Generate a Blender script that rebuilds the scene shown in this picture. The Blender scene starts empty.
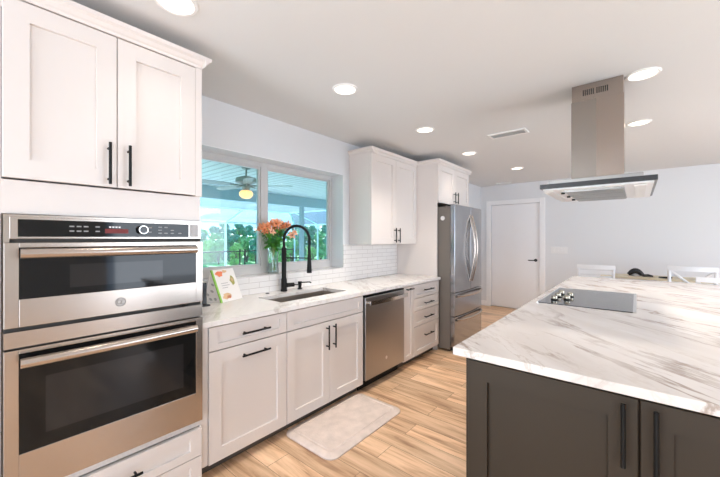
import bpy, bmesh, math, random
from mathutils import Vector, Matrix
R = math.radians
PI = math.pi
scene = bpy.context.scene
COL = scene.collection
random.seed(7)

# ------------------------------------------------------------------ camera, world, light, exposure
CAM = Vector((2.515, -0.861, 1.388))
YAW = R(39.79)
F_PX = 332.5
H = 2.466                      # ceiling height
cam_data = bpy.data.cameras.new('camera')
cam_data.sensor_width = 36.0
cam_data.lens = 36.0 * F_PX / 720.0
cam_data.clip_start = 0.02
cam_data.clip_end = 300
cam = bpy.data.objects.new('camera', cam_data)
COL.objects.link(cam)
cam.location = CAM
cam.rotation_euler = (R(90), 0, YAW)
scene.camera = cam

scene.view_settings.view_transform = 'Standard'
scene.view_settings.look = 'None'
scene.view_settings.gamma = 1.0
scene.view_settings.use_curve_mapping = False
scene.view_settings.exposure = 0.78
scene.cycles.use_denoising = True
scene.cycles.max_bounces = 10
scene.cycles.diffuse_bounces = 6
scene.cycles.glossy_bounces = 5
scene.cycles.transmission_bounces = 8
scene.cycles.transparent_max_bounces = 24
scene.cycles.sample_clamp_indirect = 6.0
scene.cycles.caustics_reflective = False
scene.cycles.caustics_refractive = False

world = bpy.data.worlds.new('sky')
scene.world = world
world.use_nodes = True
wn = world.node_tree.nodes
wl = world.node_tree.links
bg = wn['Background']
tc = wn.new('ShaderNodeTexCoord')
sep = wn.new('ShaderNodeSeparateXYZ')
wl.new(tc.outputs['Generated'], sep.inputs[0])
ramp = wn.new('ShaderNodeValToRGB')
ramp.color_ramp.elements[0].position = 0.0
ramp.color_ramp.elements[0].color = (0.30, 0.42, 0.58, 1)
ramp.color_ramp.elements[1].position = 0.5
ramp.color_ramp.elements[1].color = (0.26, 0.45, 0.72, 1)
wl.new(sep.outputs['Z'], ramp.inputs[0])
wl.new(ramp.outputs[0], bg.inputs['Color'])
bg.inputs['Strength'].default_value = 2.8

def add_light(name, kind, loc, rot, energy, color, **kw):
    d = bpy.data.lights.new(name, kind)
    d.energy = energy
    d.color = color
    for k, v in kw.items():
        setattr(d, k, v)
    o = bpy.data.objects.new(name, d)
    COL.objects.link(o)
    o.location = loc
    o.rotation_euler = rot
    return o

SUN = add_light('sun', 'SUN', (-6, 2, 12), (R(0), R(-65), R(-20)), 15.0, (1.0, 0.95, 0.85), angle=R(1))
# added fill lights at unseen, invented openings in the rear and right-hand walls
FILL_REAR = add_light('fill_rear', 'AREA', (4.2, -3.15, 1.0), (R(92), 0, 0), 27, (0.95, 0.97, 1.0),
                     shape='RECTANGLE', size=2.2, size_y=2.0)
FILL_REAR_LEFT = add_light('fill_rear_left', 'AREA', (1.1, -3.15, 1.10), (R(112), 0, 0), 34, (0.95, 0.97, 1.0),
                     shape='RECTANGLE', size=1.4, size_y=1.9)
FILL_SIDE = add_light('fill_side', 'AREA', (6.44, 2.6, 1.25), (R(95), 0, R(90)), 64, (0.92, 0.96, 1.0),
                     shape='RECTANGLE', size=3.2, size_y=2.0)
LAMP_L = 1.8                  # radiance of the recessed lamps' lenses
LAMP_C = (1.0, 0.90, 0.80)
SPOT_W = 52.0                  # watts of each recessed lamp's beam

# ------------------------------------------------------------------ projection helper (photo pixel -> point of the place)
def on_z(u, v, z):
    fz = F_PX * (z - CAM.z) / (238.4 - v)
    lat = (u - 360.0) / F_PX * fz
    return Vector((CAM.x - math.sin(YAW) * fz + math.cos(YAW) * lat,
                   CAM.y + math.cos(YAW) * fz + math.sin(YAW) * lat, z))

# ------------------------------------------------------------------ materials
def new_mat(name):
    m = bpy.data.materials.new(name)
    m.use_nodes = True
    nt = m.node_tree
    b = nt.nodes['Principled BSDF']
    return m, nt, b

def pbr(name, color, rough=0.5, metal=0.0, spec=0.5, var=0.0, vscale=8.0, bump=0.0, bscale=60.0, coat=0.0, stretch=(1, 1, 1)):
    m, nt, b = new_mat(name)
    b.inputs['Base Color'].default_value = (*color, 1)
    b.inputs['Roughness'].default_value = rough
    b.inputs['Metallic'].default_value = metal
    b.inputs['Specular IOR Level'].default_value = spec
    b.inputs['Coat Weight'].default_value = coat
    n, l = nt.nodes, nt.links
    t = n.new('ShaderNodeTexCoord')
    mp = n.new('ShaderNodeMapping')
    mp.inputs['Scale'].default_value = stretch
    l.new(t.outputs['Object'], mp.inputs[0])
    if var > 0:
        ns = n.new('ShaderNodeTexNoise')
        ns.inputs['Scale'].default_value = vscale
        ns.inputs['Detail'].default_value = 4
        l.new(mp.outputs[0], ns.inputs['Vector'])
        r = n.new('ShaderNodeValToRGB')
        r.color_ramp.elements[0].color = (*[max(0, c * (1 - var)) for c in color], 1)
        r.color_ramp.elements[1].color = (*[min(1, c * (1 + var)) for c in color], 1)
        r.color_ramp.elements[0].position = 0.3
        r.color_ramp.elements[1].position = 0.7
        l.new(ns.outputs['Fac'], r.inputs[0])
        l.new(r.outputs[0], b.inputs['Base Color'])
    if bump > 0:
        nb = n.new('ShaderNodeTexNoise')
        nb.inputs['Scale'].default_value = bscale
        nb.inputs['Detail'].default_value = 3
        l.new(mp.outputs[0], nb.inputs['Vector'])
        bp = n.new('ShaderNodeBump')
        bp.inputs['Strength'].default_value = bump
        bp.inputs['Distance'].default_value = 0.01
        l.new(nb.outputs['Fac'], bp.inputs['Height'])
        l.new(bp.outputs[0], b.inputs['Normal'])
    return m

def emit(name, color, strength):
    m, nt, b = new_mat(name)
    b.inputs['Base Color'].default_value = (*color, 1)
    b.inputs['Emission Color'].default_value = (*color, 1)
    b.inputs['Emission Strength'].default_value = strength
    return m

def steel(name, color, rough, stretch):
    m, nt, b = new_mat(name)
    n, l = nt.nodes, nt.links
    b.inputs['Base Color'].default_value = (*color, 1)
    b.inputs['Metallic'].default_value = 0.95
    t = n.new('ShaderNodeTexCoord')
    mp = n.new('ShaderNodeMapping')
    mp.inputs['Scale'].default_value = stretch
    l.new(t.outputs['Object'], mp.inputs[0])
    # soft brushed bands: only the tone drifts slowly across the sheet
    ns = n.new('ShaderNodeTexNoise')
    ns.inputs['Scale'].default_value = 0.02
    ns.inputs['Detail'].default_value = 1
    l.new(mp.outputs[0], ns.inputs['Vector'])
    mr = n.new('ShaderNodeMapRange')
    mr.inputs['To Min'].default_value = rough - 0.01
    mr.inputs['To Max'].default_value = rough + 0.01
    l.new(ns.outputs['Fac'], mr.inputs['Value'])
    l.new(mr.outputs[0], b.inputs['Roughness'])
    return m

def glass_mat(name, tint, gloss=0.08, rough=0.0):
    m = bpy.data.materials.new(name)
    m.use_nodes = True
    nt = m.node_tree
    n, l = nt.nodes, nt.links
    n.remove(n['Principled BSDF'])
    tr = n.new('ShaderNodeBsdfTransparent')
    tr.inputs['Color'].default_value = (*tint, 1)
    gl = n.new('ShaderNodeBsdfGlossy')
    gl.inputs['Roughness'].default_value = rough
    lw = n.new('ShaderNodeLayerWeight')
    lw.inputs['Blend'].default_value = 0.18
    mu = n.new('ShaderNodeMath')
    mu.operation = 'MULTIPLY_ADD'
    mu.inputs[1].default_value = 0.7
    mu.inputs[2].default_value = gloss
    l.new(lw.outputs['Fresnel'], mu.inputs[0])
    mx = n.new('ShaderNodeMixShader')
    l.new(mu.outputs[0], mx.inputs[0])
    l.new(tr.outputs[0], mx.inputs[1])
    l.new(gl.outputs[0], mx.inputs[2])
    l.new(mx.outputs[0], n['Material Output'].inputs['Surface'])
    return m

def marble_mat(name, base, vein, vein2, strength, rot=45):
    m, nt, b = new_mat(name)
    n, l = nt.nodes, nt.links
    b.inputs['Roughness'].default_value = 0.16
    t = n.new('ShaderNodeTexCoord')
    mp = n.new('ShaderNodeMapping')
    mp.inputs['Rotation'].default_value = (0, 0, R(rot))
    l.new(t.outputs['Object'], mp.inputs[0])
    mp2 = n.new('ShaderNodeMapping')
    mp2.inputs['Scale'].default_value = (0.55, 2.0, 1.0)
    l.new(mp.outputs[0], mp2.inputs[0])
    def ridge(scale, detail, rough, dist, width, loc):
        mo = n.new('ShaderNodeMapping')
        mo.inputs['Location'].default_value = loc
        l.new(mp2.outputs[0], mo.inputs[0])
        ns = n.new('ShaderNodeTexNoise')
        ns.inputs['Scale'].default_value = scale
        ns.inputs['Detail'].default_value = detail
        ns.inputs['Roughness'].default_value = rough
        ns.inputs['Distortion'].default_value = dist
        l.new(mo.outputs[0], ns.inputs['Vector'])
        s = n.new('ShaderNodeMath'); s.operation = 'SUBTRACT'; s.inputs[1].default_value = 0.5
        l.new(ns.outputs['Fac'], s.inputs[0])
        a = n.new('ShaderNodeMath'); a.operation = 'ABSOLUTE'
        l.new(s.outputs[0], a.inputs[0])
        r = n.new('ShaderNodeMapRange'); r.interpolation_type = 'SMOOTHSTEP'
        r.inputs['From Min'].default_value = 0.0
        r.inputs['From Max'].default_value = width
        r.inputs['To Min'].default_value = 1.0
        r.inputs['To Max'].default_value = 0.0
        l.new(a.outputs[0], r.inputs['Value'])
        return r.outputs[0]
    v1 = ridge(1.25, 8, 0.62, 0.45, 0.030, (0.3, 0.1, 0))
    v2 = ridge(2.3, 6, 0.6, 0.5, 0.018, (3.7, 1.9, 0))
    v3 = ridge(0.9, 5, 0.55, 0.3, 0.12, (0.3, 0.1, 0))
    msk = n.new('ShaderNodeTexNoise')
    msk.inputs['Scale'].default_value = 1.7
    msk.inputs['Detail'].default_value = 3
    l.new(mp.outputs[0], msk.inputs['Vector'])
    mr = n.new('ShaderNodeMapRange')
    mr.inputs['From Min'].default_value = 0.40
    mr.inputs['From Max'].default_value = 0.62
    l.new(msk.outputs['Fac'], mr.inputs['Value'])
    def mul(a, bb):
        q = n.new('ShaderNodeMath'); q.operation = 'MULTIPLY'
        l.new(a, q.inputs[0])
        if isinstance(bb, float):
            q.inputs[1].default_value = bb
        else:
            l.new(bb, q.inputs[1])
        return q.outputs[0]
    def mix(fac, c1, c2):
        q = n.new('ShaderNodeMix'); q.data_type = 'RGBA'
        l.new(fac, q.inputs[0])
        for i, c in ((6, c1), (7, c2)):
            if isinstance(c, tuple):
                q.inputs[i].default_value = (*c, 1)
            else:
                l.new(c, q.inputs[i])
        return q.outputs[2]
    c = mix(mul(v3, 0.35 * strength), base, vein2)
    c = mix(mul(mul(v2, mr.outputs[0]), 0.6 * strength), c, vein2)
    m2 = n.new('ShaderNodeTexNoise'); m2.inputs['Scale'].default_value = 3.2; m2.inputs['Detail'].default_value = 4
    l.new(mp.outputs[0], m2.inputs['Vector'])
    r2 = n.new('ShaderNodeMapRange'); r2.inputs['From Min'].default_value = 0.36; r2.inputs['From Max'].default_value = 0.60
    l.new(m2.outputs['Fac'], r2.inputs['Value'])
    c = mix(mul(mul(v1, r2.outputs[0]), 0.85 * strength), c, vein)
    l.new(c, b.inputs['Base Color'])
    return m

def floor_mat():
    m, nt, b = new_mat('oak_planks')
    n, l = nt.nodes, nt.links
    t = n.new('ShaderNodeTexCoord')
    br = n.new('ShaderNodeTexBrick')
    br.offset = 0.37
    br.inputs['Scale'].default_value = 1.0
    br.inputs['Brick Width'].default_value = 1.25
    br.inputs['Row Height'].default_value = 0.165
    br.inputs['Mortar Size'].default_value = 0.0014
    br.inputs['Color1'].default_value = (0.0, 0.0, 0.0, 1)
    br.inputs['Color2'].default_value = (1, 1, 1, 1)
    br.inputs['Mortar'].default_value = (0.5, 0.5, 0.5, 1)
    l.new(t.outputs['Object'], br.inputs['Vector'])
    mp = n.new('ShaderNodeMapping')
    mp.inputs['Scale'].default_value = (1.1, 11.0, 1.0)
    l.new(t.outputs['Object'], mp.inputs[0])
    # shift the grain from plank to plank
    ad = n.new('ShaderNodeVectorMath'); ad.operation = 'MULTIPLY_ADD'
    ad.inputs[1].default_value = (7.3, 5.1, 3.0)
    l.new(br.outputs['Color'], ad.inputs[0])
    l.new(mp.outputs[0], ad.inputs[2])
    ns = n.new('ShaderNodeTexNoise')
    ns.inputs['Scale'].default_value = 1.5
    ns.inputs['Detail'].default_value = 7
    ns.inputs['Roughness'].default_value = 0.62
    ns.inputs['Distortion'].default_value = 0.6
    l.new(ad.outputs[0], ns.inputs['Vector'])
    rp = n.new('ShaderNodeValToRGB')
    e = rp.color_ramp.elements
    e[0].position = 0.30; e[0].color = (0.27, 0.13, 0.065, 1)
    e[1].position = 0.68; e[1].color = (0.92, 0.64, 0.43, 1)
    x = e.new(0.43); x.color = (0.60, 0.375, 0.22, 1)
    x = e.new(0.54); x.color = (0.77, 0.52, 0.325, 1)
    l.new(ns.outputs['Fac'], rp.inputs[0])
    hs = n.new('ShaderNodeHueSaturation')
    mr = n.new('ShaderNodeMapRange')
    mr.inputs['To Min'].default_value = 0.82
    mr.inputs['To Max'].default_value = 1.16
    l.new(br.outputs['Color'], mr.inputs['Value'])
    l.new(mr.outputs[0], hs.inputs['Value'])
    l.new(rp.outputs[0], hs.inputs['Color'])
    mx = n.new('ShaderNodeMix'); mx.data_type = 'RGBA'
    mx.inputs[7].default_value = (0.16, 0.09, 0.05, 1)
    l.new(br.outputs['Fac'], mx.inputs[0])
    l.new(hs.outputs[0], mx.inputs[6])
    l.new(mx.outputs[2], b.inputs['Base Color'])
    b.inputs['Roughness'].default_value = 0.38
    return m

def tile_mat():
    m, nt, b = new_mat('subway_tile')
    n, l = nt.nodes, nt.links
    t = n.new('ShaderNodeTexCoord')
    sp = n.new('ShaderNodeSeparateXYZ')
    l.new(t.outputs['Object'], sp.inputs[0])
    cb = n.new('ShaderNodeCombineXYZ')
    ad = n.new('ShaderNodeMath'); ad.operation = 'ADD'
    l.new(sp.outputs['X'], ad.inputs[0])
    l.new(sp.outputs['Y'], ad.inputs[1])
    l.new(ad.outputs[0], cb.inputs[0])
    l.new(sp.outputs['Z'], cb.inputs[1])
    br = n.new('ShaderNodeTexBrick')
    br.inputs['Scale'].default_value = 1.0
    br.inputs['Brick Width'].default_value = 0.20
    br.inputs['Row Height'].default_value = 0.049
    br.inputs['Mortar Size'].default_value = 0.0022
    br.inputs['Color1'].default_value = (0.84, 0.83, 0.82, 1)
    br.inputs['Color2'].default_value = (0.80, 0.79, 0.78, 1)
    br.inputs['Mortar'].default_value = (0.60, 0.58, 0.57, 1)
    l.new(cb.outputs[0], br.inputs['Vector'])
    l.new(br.outputs['Color'], b.inputs['Base Color'])
    iv = n.new('ShaderNodeMath'); iv.operation = 'SUBTRACT'; iv.inputs[0].default_value = 1.0
    l.new(br.outputs['Fac'], iv.inputs[1])
    bp = n.new('ShaderNodeBump')
    bp.inputs['Strength'].default_value = 0.5
    bp.inputs['Distance'].default_value = 0.003
    l.new(iv.outputs[0], bp.inputs['Height'])
    l.new(bp.outputs[0], b.inputs['Normal'])
    b.inputs['Roughness'].default_value = 0.14
    return m

def board_mat(name, c1, c2, width, axis):
    """painted tongue-and-groove boards laid across the given axis"""
    m, nt, b = new_mat(name)
    n, l = nt.nodes, nt.links
    t = n.new('ShaderNodeTexCoord')
    sp = n.new('ShaderNodeSeparateXYZ')
    l.new(t.outputs['Object'], sp.inputs[0])
    md = n.new('ShaderNodeMath'); md.operation = 'PINGPONG'; md.inputs[1].default_value = width / 2
    l.new(sp.outputs[axis], md.inputs[0])
    mr = n.new('ShaderNodeMapRange')
    mr.inputs['From Min'].default_value = 0.0
    mr.inputs['From Max'].default_value = width * 0.16
    l.new(md.outputs[0], mr.inputs['Value'])
    mx = n.new('ShaderNodeMix'); mx.data_type = 'RGBA'
    mx.inputs[6].default_value = (*c2, 1)
    mx.inputs[7].default_value = (*c1, 1)
    l.new(mr.outputs[0], mx.inputs[0])
    l.new(mx.outputs[2], b.inputs['Base Color'])
    bp = n.new('ShaderNodeBump')
    bp.inputs['Distance'].default_value = 0.01
    l.new(mr.outputs[0], bp.inputs['Height'])
    l.new(bp.outputs[0], b.inputs['Normal'])
    b.inputs['Roughness'].default_value = 0.5
    return m

M = {}
M['wall'] = pbr('wall_paint', (0.74, 0.755, 0.775), 0.65, bump=0.03, bscale=120)
M['ceil'] = pbr('ceiling_paint', (0.73, 0.73, 0.725), 0.8, bump=0.05, bscale=90)
M['trim'] = pbr('trim_paint', (0.88, 0.88, 0.89), 0.4)
M['door'] = pbr('door_paint', (0.87, 0.87, 0.885), 0.4)
M['cab'] = pbr('cabinet_paint', (0.75, 0.695, 0.66), 0.36, bump=0.01, bscale=40)
M['cabin'] = pbr('cabinet_inside', (0.55, 0.50, 0.46), 0.6)
M['isl'] = pbr('island_paint', (0.041, 0.029, 0.019), 0.45, spec=0.3, bump=0.01, bscale=40)
M['toe'] = pbr('toe_kick', (0.10, 0.085, 0.07), 0.6)
M['black'] = pbr('matte_black_metal', (0.006, 0.006, 0.006), 0.45, spec=0.25)
M['blackgloss'] = pbr('black_plastic', (0.012, 0.012, 0.014), 0.25)
M['oglass'] = pbr('oven_glass', (0.008, 0.008, 0.008), 0.06, spec=0.28)
M['oglass2'] = pbr('oven_inner_glass', (0.020, 0.019, 0.019), 0.05, spec=0.35)
M['cglass'] = pbr('cooktop_glass', (0.030, 0.032, 0.036), 0.10, coat=0.3)
M['steel'] = steel('brushed_steel', (0.50, 0.435, 0.385), 0.24, (3, 3, 260))
M['steelv'] = steel('brushed_steel_vertical', (0.42, 0.395, 0.38), 0.28, (220, 220, 2.5))
M['steeld'] = steel('dark_steel', (0.36, 0.345, 0.335), 0.30, (3, 3, 200))
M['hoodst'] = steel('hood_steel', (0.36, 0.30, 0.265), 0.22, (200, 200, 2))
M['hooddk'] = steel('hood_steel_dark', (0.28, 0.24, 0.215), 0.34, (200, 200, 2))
M['fridge'] = steel('fridge_steel', (0.40, 0.40, 0.415), 0.19, (260, 260, 3))
M['fridgeside'] = pbr('fridge_side', (0.17, 0.15, 0.13), 0.45)
M['chrome'] = pbr('polished_steel', (0.75, 0.74, 0.72), 0.14, metal=1.0)
M['badge'] = pbr('satin_badge', (0.55, 0.53, 0.51), 0.5, metal=0.6)
M['brass'] = pbr('knob_metal', (0.40, 0.36, 0.29), 0.25, metal=1.0)
M['rim'] = pbr('hood_rim', (0.055, 0.055, 0.058), 0.25, metal=0.6)
M['lightpanel'] = pbr('hood_panel', (0.86, 0.87, 0.89), 0.35)
M['floor'] = floor_mat()
M['tile'] = tile_mat()
M['marble'] = marble_mat('marble_island', (0.83, 0.785, 0.755), (0.40, 0.32, 0.27), (0.60, 0.525, 0.465), 1.1, 45)
M['marble2'] = marble_mat('marble_counter', (0.84, 0.81, 0.785), (0.50, 0.45, 0.41), (0.66, 0.62, 0.58), 0.7, 40)
M['sink'] = steel('sink_steel', (0.42, 0.36, 0.31), 0.35, (3, 120, 3))
M['mat'] = pbr('mat_foam', (0.66, 0.56, 0.50), 0.75, var=0.10, vscale=14, bump=0.25, bscale=90)
M['glass'] = glass_mat('window_glass', (0.86, 0.95, 0.97), 0.03)
M['vase'] = glass_mat('vase_glass', (0.90, 0.96, 0.95), 0.10)
M['water'] = glass_mat('vase_water', (0.84, 0.94, 0.92), 0.06)
M['vinyl'] = pbr('window_vinyl', (0.60, 0.59, 0.585), 0.4)
M['lens'] = emit('lamp_lens', LAMP_C, LAMP_L)
M['lamp_trim'] = pbr('lamp_trim', (0.85, 0.84, 0.82), 0.5)
M['red'] = emit('red_display', (0.16, 0.012, 0.010), 0.10)
M['mark'] = pbr('panel_print', (0.33, 0.33, 0.33), 0.5)
M['whitepl'] = pbr('white_plastic', (0.80, 0.80, 0.80), 0.35)
M['chair'] = pbr('white_chair_paint', (0.84, 0.85, 0.87), 0.4)
M['oak'] = pbr('pale_oak', (0.66, 0.58, 0.42), 0.45, var=0.12, vscale=5, stretch=(1, 12, 12))
M['greypl'] = pbr('grey_vent', (0.70, 0.69, 0.68), 0.5)
M['dark'] = pbr('gap_shade_paint', (0.05, 0.045, 0.04), 0.7)
# outdoors
M['lanai'] = board_mat('lanai_boards', (0.60, 0.64, 0.62), (0.28, 0.32, 0.32), 0.16, 'Y')
M['beam'] = pbr('lanai_beam', (0.30, 0.42, 0.44), 0.6)
M['cage'] = pbr('cage_aluminium', (0.66, 0.93, 0.98), 0.4)
M['deck'] = pbr('pool_deck', (0.78, 0.78, 0.76), 0.8, var=0.06)
M['lawn'] = pbr('lawn', (0.16, 0.42, 0.10), 0.9, var=0.25, vscale=3, bump=0.5, bscale=30)
M['leafa'] = pbr('leaf_green', (0.15, 0.42, 0.11), 0.55, var=0.35, vscale=3)
M['leafb'] = pbr('leaf_dark', (0.08, 0.30, 0.17), 0.55, var=0.35, vscale=3)
M['leafc'] = pbr('leaf_bright', (0.33, 0.58, 0.14), 0.55, var=0.35, vscale=3)
M['bark'] = pbr('bark', (0.16, 0.11, 0.07), 0.9, var=0.3)
M['stucco'] = pbr('stucco', (0.62, 0.66, 0.66), 0.9)
M['screen'] = glass_mat('screen_mesh', (0.52, 0.60, 0.68), 0.02, 0.6)
M['screenw'] = glass_mat('wall_screen_mesh', (0.84, 0.89, 0.91), 0.01, 0.6)
M['fan'] = pbr('fan_body', (0.26, 0.27, 0.24), 0.4)
M['fanblade'] = pbr('fan_blade', (0.34, 0.36, 0.34), 0.5)
M['globe'] = emit('fan_globe', (1.0, 0.50, 0.20), 0.95)
# flowers and small things
M['petal'] = pbr('lily_petal', (0.85, 0.30, 0.13), 0.5, var=0.25, vscale=25)
M['petal2'] = pbr('lily_petal_pale', (0.90, 0.46, 0.30), 0.5, var=0.2, vscale=25)
M['stamen'] = pbr('stamen', (0.18, 0.06, 0.03), 0.6)
M['stem'] = pbr('stem_green', (0.10, 0.30, 0.04), 0.5)
M['lleaf'] = pbr('lily_leaf', (0.09, 0.36, 0.04), 0.45, var=0.3, vscale=18)
M['paper'] = pbr('paper', (0.85, 0.83, 0.81), 0.5)
M['greenp'] = pbr('green_print', (0.26, 0.55, 0.08), 0.5)
M['orangep'] = pbr('orange_print', (0.85, 0.25, 0.12), 0.5)
M['olivep'] = pbr('olive_print', (0.42, 0.40, 0.12), 0.5)
M['tanp'] = pbr('tan_print', (0.75, 0.52, 0.30), 0.5)
M['greyp'] = pbr('grey_print', (0.45, 0.44, 0.44), 0.5)

# ------------------------------------------------------------------ mesh helpers
def ident(p):
    return Vector(p)

class MB:
    """collects shapes in one bmesh; fn maps local (u, v, d) to the place"""
    def __init__(self, fn=None):
        self.bm = bmesh.new()
        self.fn = fn or ident
    def verts(self, pts):
        return [self.bm.verts.new(self.fn(p)) for p in pts]
    def face(self, vs):
        try:
            return self.bm.faces.new(vs)
        except ValueError:
            return None
    def box(self, a, b):
        x0, y0, z0 = a
        x1, y1, z1 = b
        v = self.verts([(x0, y0, z0), (x1, y0, z0), (x1, y1, z0), (x0, y1, z0),
                        (x0, y0, z1), (x1, y0, z1), (x1, y1, z1), (x0, y1, z1)])
        for q in ((0, 3, 2, 1), (4, 5, 6, 7), (0, 1, 5, 4), (1, 2, 6, 5), (2, 3, 7, 6), (3, 0, 4, 7)):
            self.face([v[i] for i in q])
        return self
    def hexa(self, pts):
        v = self.verts(pts)
        for q in ((0, 3, 2, 1), (4, 5, 6, 7), (0, 1, 5, 4), (1, 2, 6, 5), (2, 3, 7, 6), (3, 0, 4, 7)):
            self.face([v[i] for i in q])
        return self
    def shaker(self, u0, u1, v0, v1, d0, d1, frame=0.065, rec=0.013, frame_v=None):
        """door or drawer front with a recessed flat panel; one closed surface"""
        fv = frame if frame_v is None else frame_v
        s = 0.0012
        def ring(a, b, c, e, d):
            return self.verts([(a, c, d), (b, c, d), (b, e, d), (a, e, d)])
        bk = ring(u0, u1, v0, v1, d0)
        c = 0.0015
        mid = ring(u0, u1, v0, v1, d1 - c)
        fo = ring(u0 + c, u1 - c, v0 + c, v1 - c, d1)
        fi = ring(u0 + frame, u1 - frame, v0 + fv, v1 - fv, d1)
        pi = ring(u0 + frame + s, u1 - frame - s, v0 + fv + s, v1 - fv - s, d1 - rec)
        self.face(bk[::-1])
        for r0, r1 in ((bk, mid), (mid, fo), (fo, fi), (fi, pi)):
            for i in range(4):
                j = (i + 1) % 4
                self.face([r0[i], r0[j], r1[j], r1[i]])
        self.face(pi)
        return self
    def tube(self, pts, rad, seg=10, cap=True):
        pts = [Vector(p) for p in pts]
        n = len(pts)
        rads = rad if isinstance(rad, (list, tuple)) else [rad] * n
        rings = []
        prev = None
        for i, p in enumerate(pts):
            if i == 0:
                t = pts[1] - pts[0]
            elif i == n - 1:
                t = pts[-1] - pts[-2]
            else:
                t = (pts[i + 1] - p).normalized() + (p - pts[i - 1]).normalized()
            t.normalize()
            if prev is None:
                a = Vector((0, 0, 1)) if abs(t.z) < 0.9 else Vector((1, 0, 0))
                x = t.cross(a).normalized()
            else:
                x = (prev - t * prev.dot(t)).normalized()
            prev = x
            y = t.cross(x)
            rings.append(self.verts([p + (x * math.cos(2 * PI * k / seg) + y * math.sin(2 * PI * k / seg)) * rads[i] for k in range(seg)]))
        for r0, r1 in zip(rings, rings[1:]):
            for k in range(seg):
                j = (k + 1) % seg
                self.face([r0[k], r0[j], r1[j], r1[k]])
        if cap:
            self.face(rings[0][::-1])
            self.face(rings[-1])
        return self
    def lathe(self, prof, c, seg=24, closed=True):
        """prof: (radius, z) pairs, turned round the vertical through c"""
        cx, cy, cz = c
        rings = []
        for r, z in prof:
            if r < 1e-5:
                rings.append(self.verts([(cx, cy, cz + z)]))
            else:
                rings.append(self.verts([(cx + r * math.cos(2 * PI * k / seg), cy + r * math.sin(2 * PI * k / seg), cz + z) for k in range(seg)]))
        for r0, r1 in zip(rings, rings[1:]):
            for k in range(seg):
                j = (k + 1) % seg
                if len(r0) == 1 and len(r1) == 1:
                    continue
                if len(r0) == 1:
                    self.face([r0[0], r1[j], r1[k]])
                elif len(r1) == 1:
                    self.face([r0[k], r0[j], r1[0]])
                else:
                    self.face([r0[k], r0[j], r1[j], r1[k]])
        return self
    def prism(self, poly, d0, d1):
        """poly of (u, v) pushed from d0 to d1"""
        a = self.verts([(u, v, d0) for u, v in poly])
        b = self.verts([(u, v, d1) for u, v in poly])
        self.face(a[::-1])
        self.face(b)
        n = len(poly)
        for i in range(n):
            j = (i + 1) % n
            self.face([a[i], a[j], b[j], b[i]])
        return self

def origin_of(parent):
    o = Vector((0, 0, 0))
    p = parent
    while p is not None:
        o += p.location
        p = p.parent
    return o

def build(name, mb, mat, parent=None, bevel=0.0, smooth=False, loc=None):
    bm = mb.bm
    bmesh.ops.recalc_face_normals(bm, faces=bm.faces)
    if parent is not None:
        off = origin_of(parent)
    elif loc is not None:
        off = Vector(loc)
    else:
        vs = [v.co for v in bm.verts]
        off = Vector((sum(v.x for v in vs) / len(vs), sum(v.y for v in vs) / len(vs), min(v.z for v in vs)))
    for v in bm.verts:
        v.co -= off
    if smooth:
        for f in bm.faces:
            f.smooth = True
    me = bpy.data.meshes.new(name)
    bm.to_mesh(me)
    bm.free()
    me.materials.append(mat)
    if smooth:
        me.set_sharp_from_angle(angle=R(40))
    o = bpy.data.objects.new(name, me)
    COL.objects.link(o)
    if parent is not None:
        o.parent = parent
    else:
        o.location = off
    if bevel:
        md = o.modifiers.new('bevel', 'BEVEL')
        md.width = bevel
        md.segments = 2
        md.limit_method = 'ANGLE'
    return o

def tag(o, label=None, cat=None, group=None, kind=None):
    if label: o['label'] = label
    if cat: o['category'] = cat
    if group: o['group'] = group
    if kind: o['kind'] = kind
    return o

def thing(name, label, cat, loc, group=None):
    o = bpy.data.objects.new(name, None)
    o.empty_display_size = 0.1
    COL.objects.link(o)
    o.location = loc
    return tag(o, label, cat, group)

def copy_tree(o, parent=None):
    c = o.copy()
    COL.objects.link(c)
    if parent is not None:
        c.parent = parent
    for ch in list(o.children):
        copy_tree(ch, c)
    return c

def struct(name, mb, mat, **kw):
    o = build(name, mb, mat, **kw)
    o['kind'] = 'structure'
    return o

FX = lambda p: Vector((p[2], p[0], p[1]))          # fronts that face +x: (y, z, x)
def FY(p): return Vector((p[0], -p[2], p[1]))      # fronts that face -y: (x, z, -y)

def pull(mb, u, v, d, length, vertical, r=0.0065, off=0.032):
    """bar pull standing off a front at depth d"""
    h = length / 2
    if vertical:
        mb.tube([(u, v - h, d + off), (u, v + h, d + off)], r)
        for s in (-1, 1):
            mb.tube([(u, v + s * (h - 0.025), d), (u, v + s * (h - 0.025), d + off)], r * 0.85)
    else:
        mb.tube([(u - h, v, d + off), (u + h, v, d + off)], r)
        for s in (-1, 1):
            mb.tube([(u + s * (h - 0.025), v, d), (u + s * (h - 0.025), v, d + off)], r * 0.85)
    return mb

# ------------------------------------------------------------------ the room
YB = 6.10
WX, WY0, WY1, WZ0, WZ1 = -0.25, 0.02, 1.86, 1.06, 2.100     # window opening
struct('floor', MB().box((-0.25, -3.3, -0.10), (6.7, 6.3, 0.0)), M['floor'], loc=(0, 0, 0))
struct('ceiling', MB().box((-0.25, -3.3, H), (6.7, 6.3, H + 0.12)), M['ceil'], loc=(0, 0, 0))
w = MB()
w.box((WX, -3.3, 0), (0, WY0, H)); w.box((WX, WY1, 0), (0, 6.3, H))
w.box((WX, WY0, 0), (0, WY1, WZ0)); w.box((WX, WY0, WZ1), (0, WY1, H))
struct('wall_left', w, M['wall'], loc=(0, 0, 0))
DX0, DX1, DZ = 0.215, 1.115, 2.065
w = MB()
w.box((0, YB, 0), (DX0, YB + 0.2, H)); w.box((DX1, YB, 0), (6.7, YB + 0.2, H)); w.box((DX0, YB, DZ), (DX1, YB + 0.2, H))
w.box((DX0, YB + 0.062, 0), (DX1, YB + 0.2, DZ))
struct('wall_back', w, M['wall'], loc=(0, 0, 0))
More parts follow.
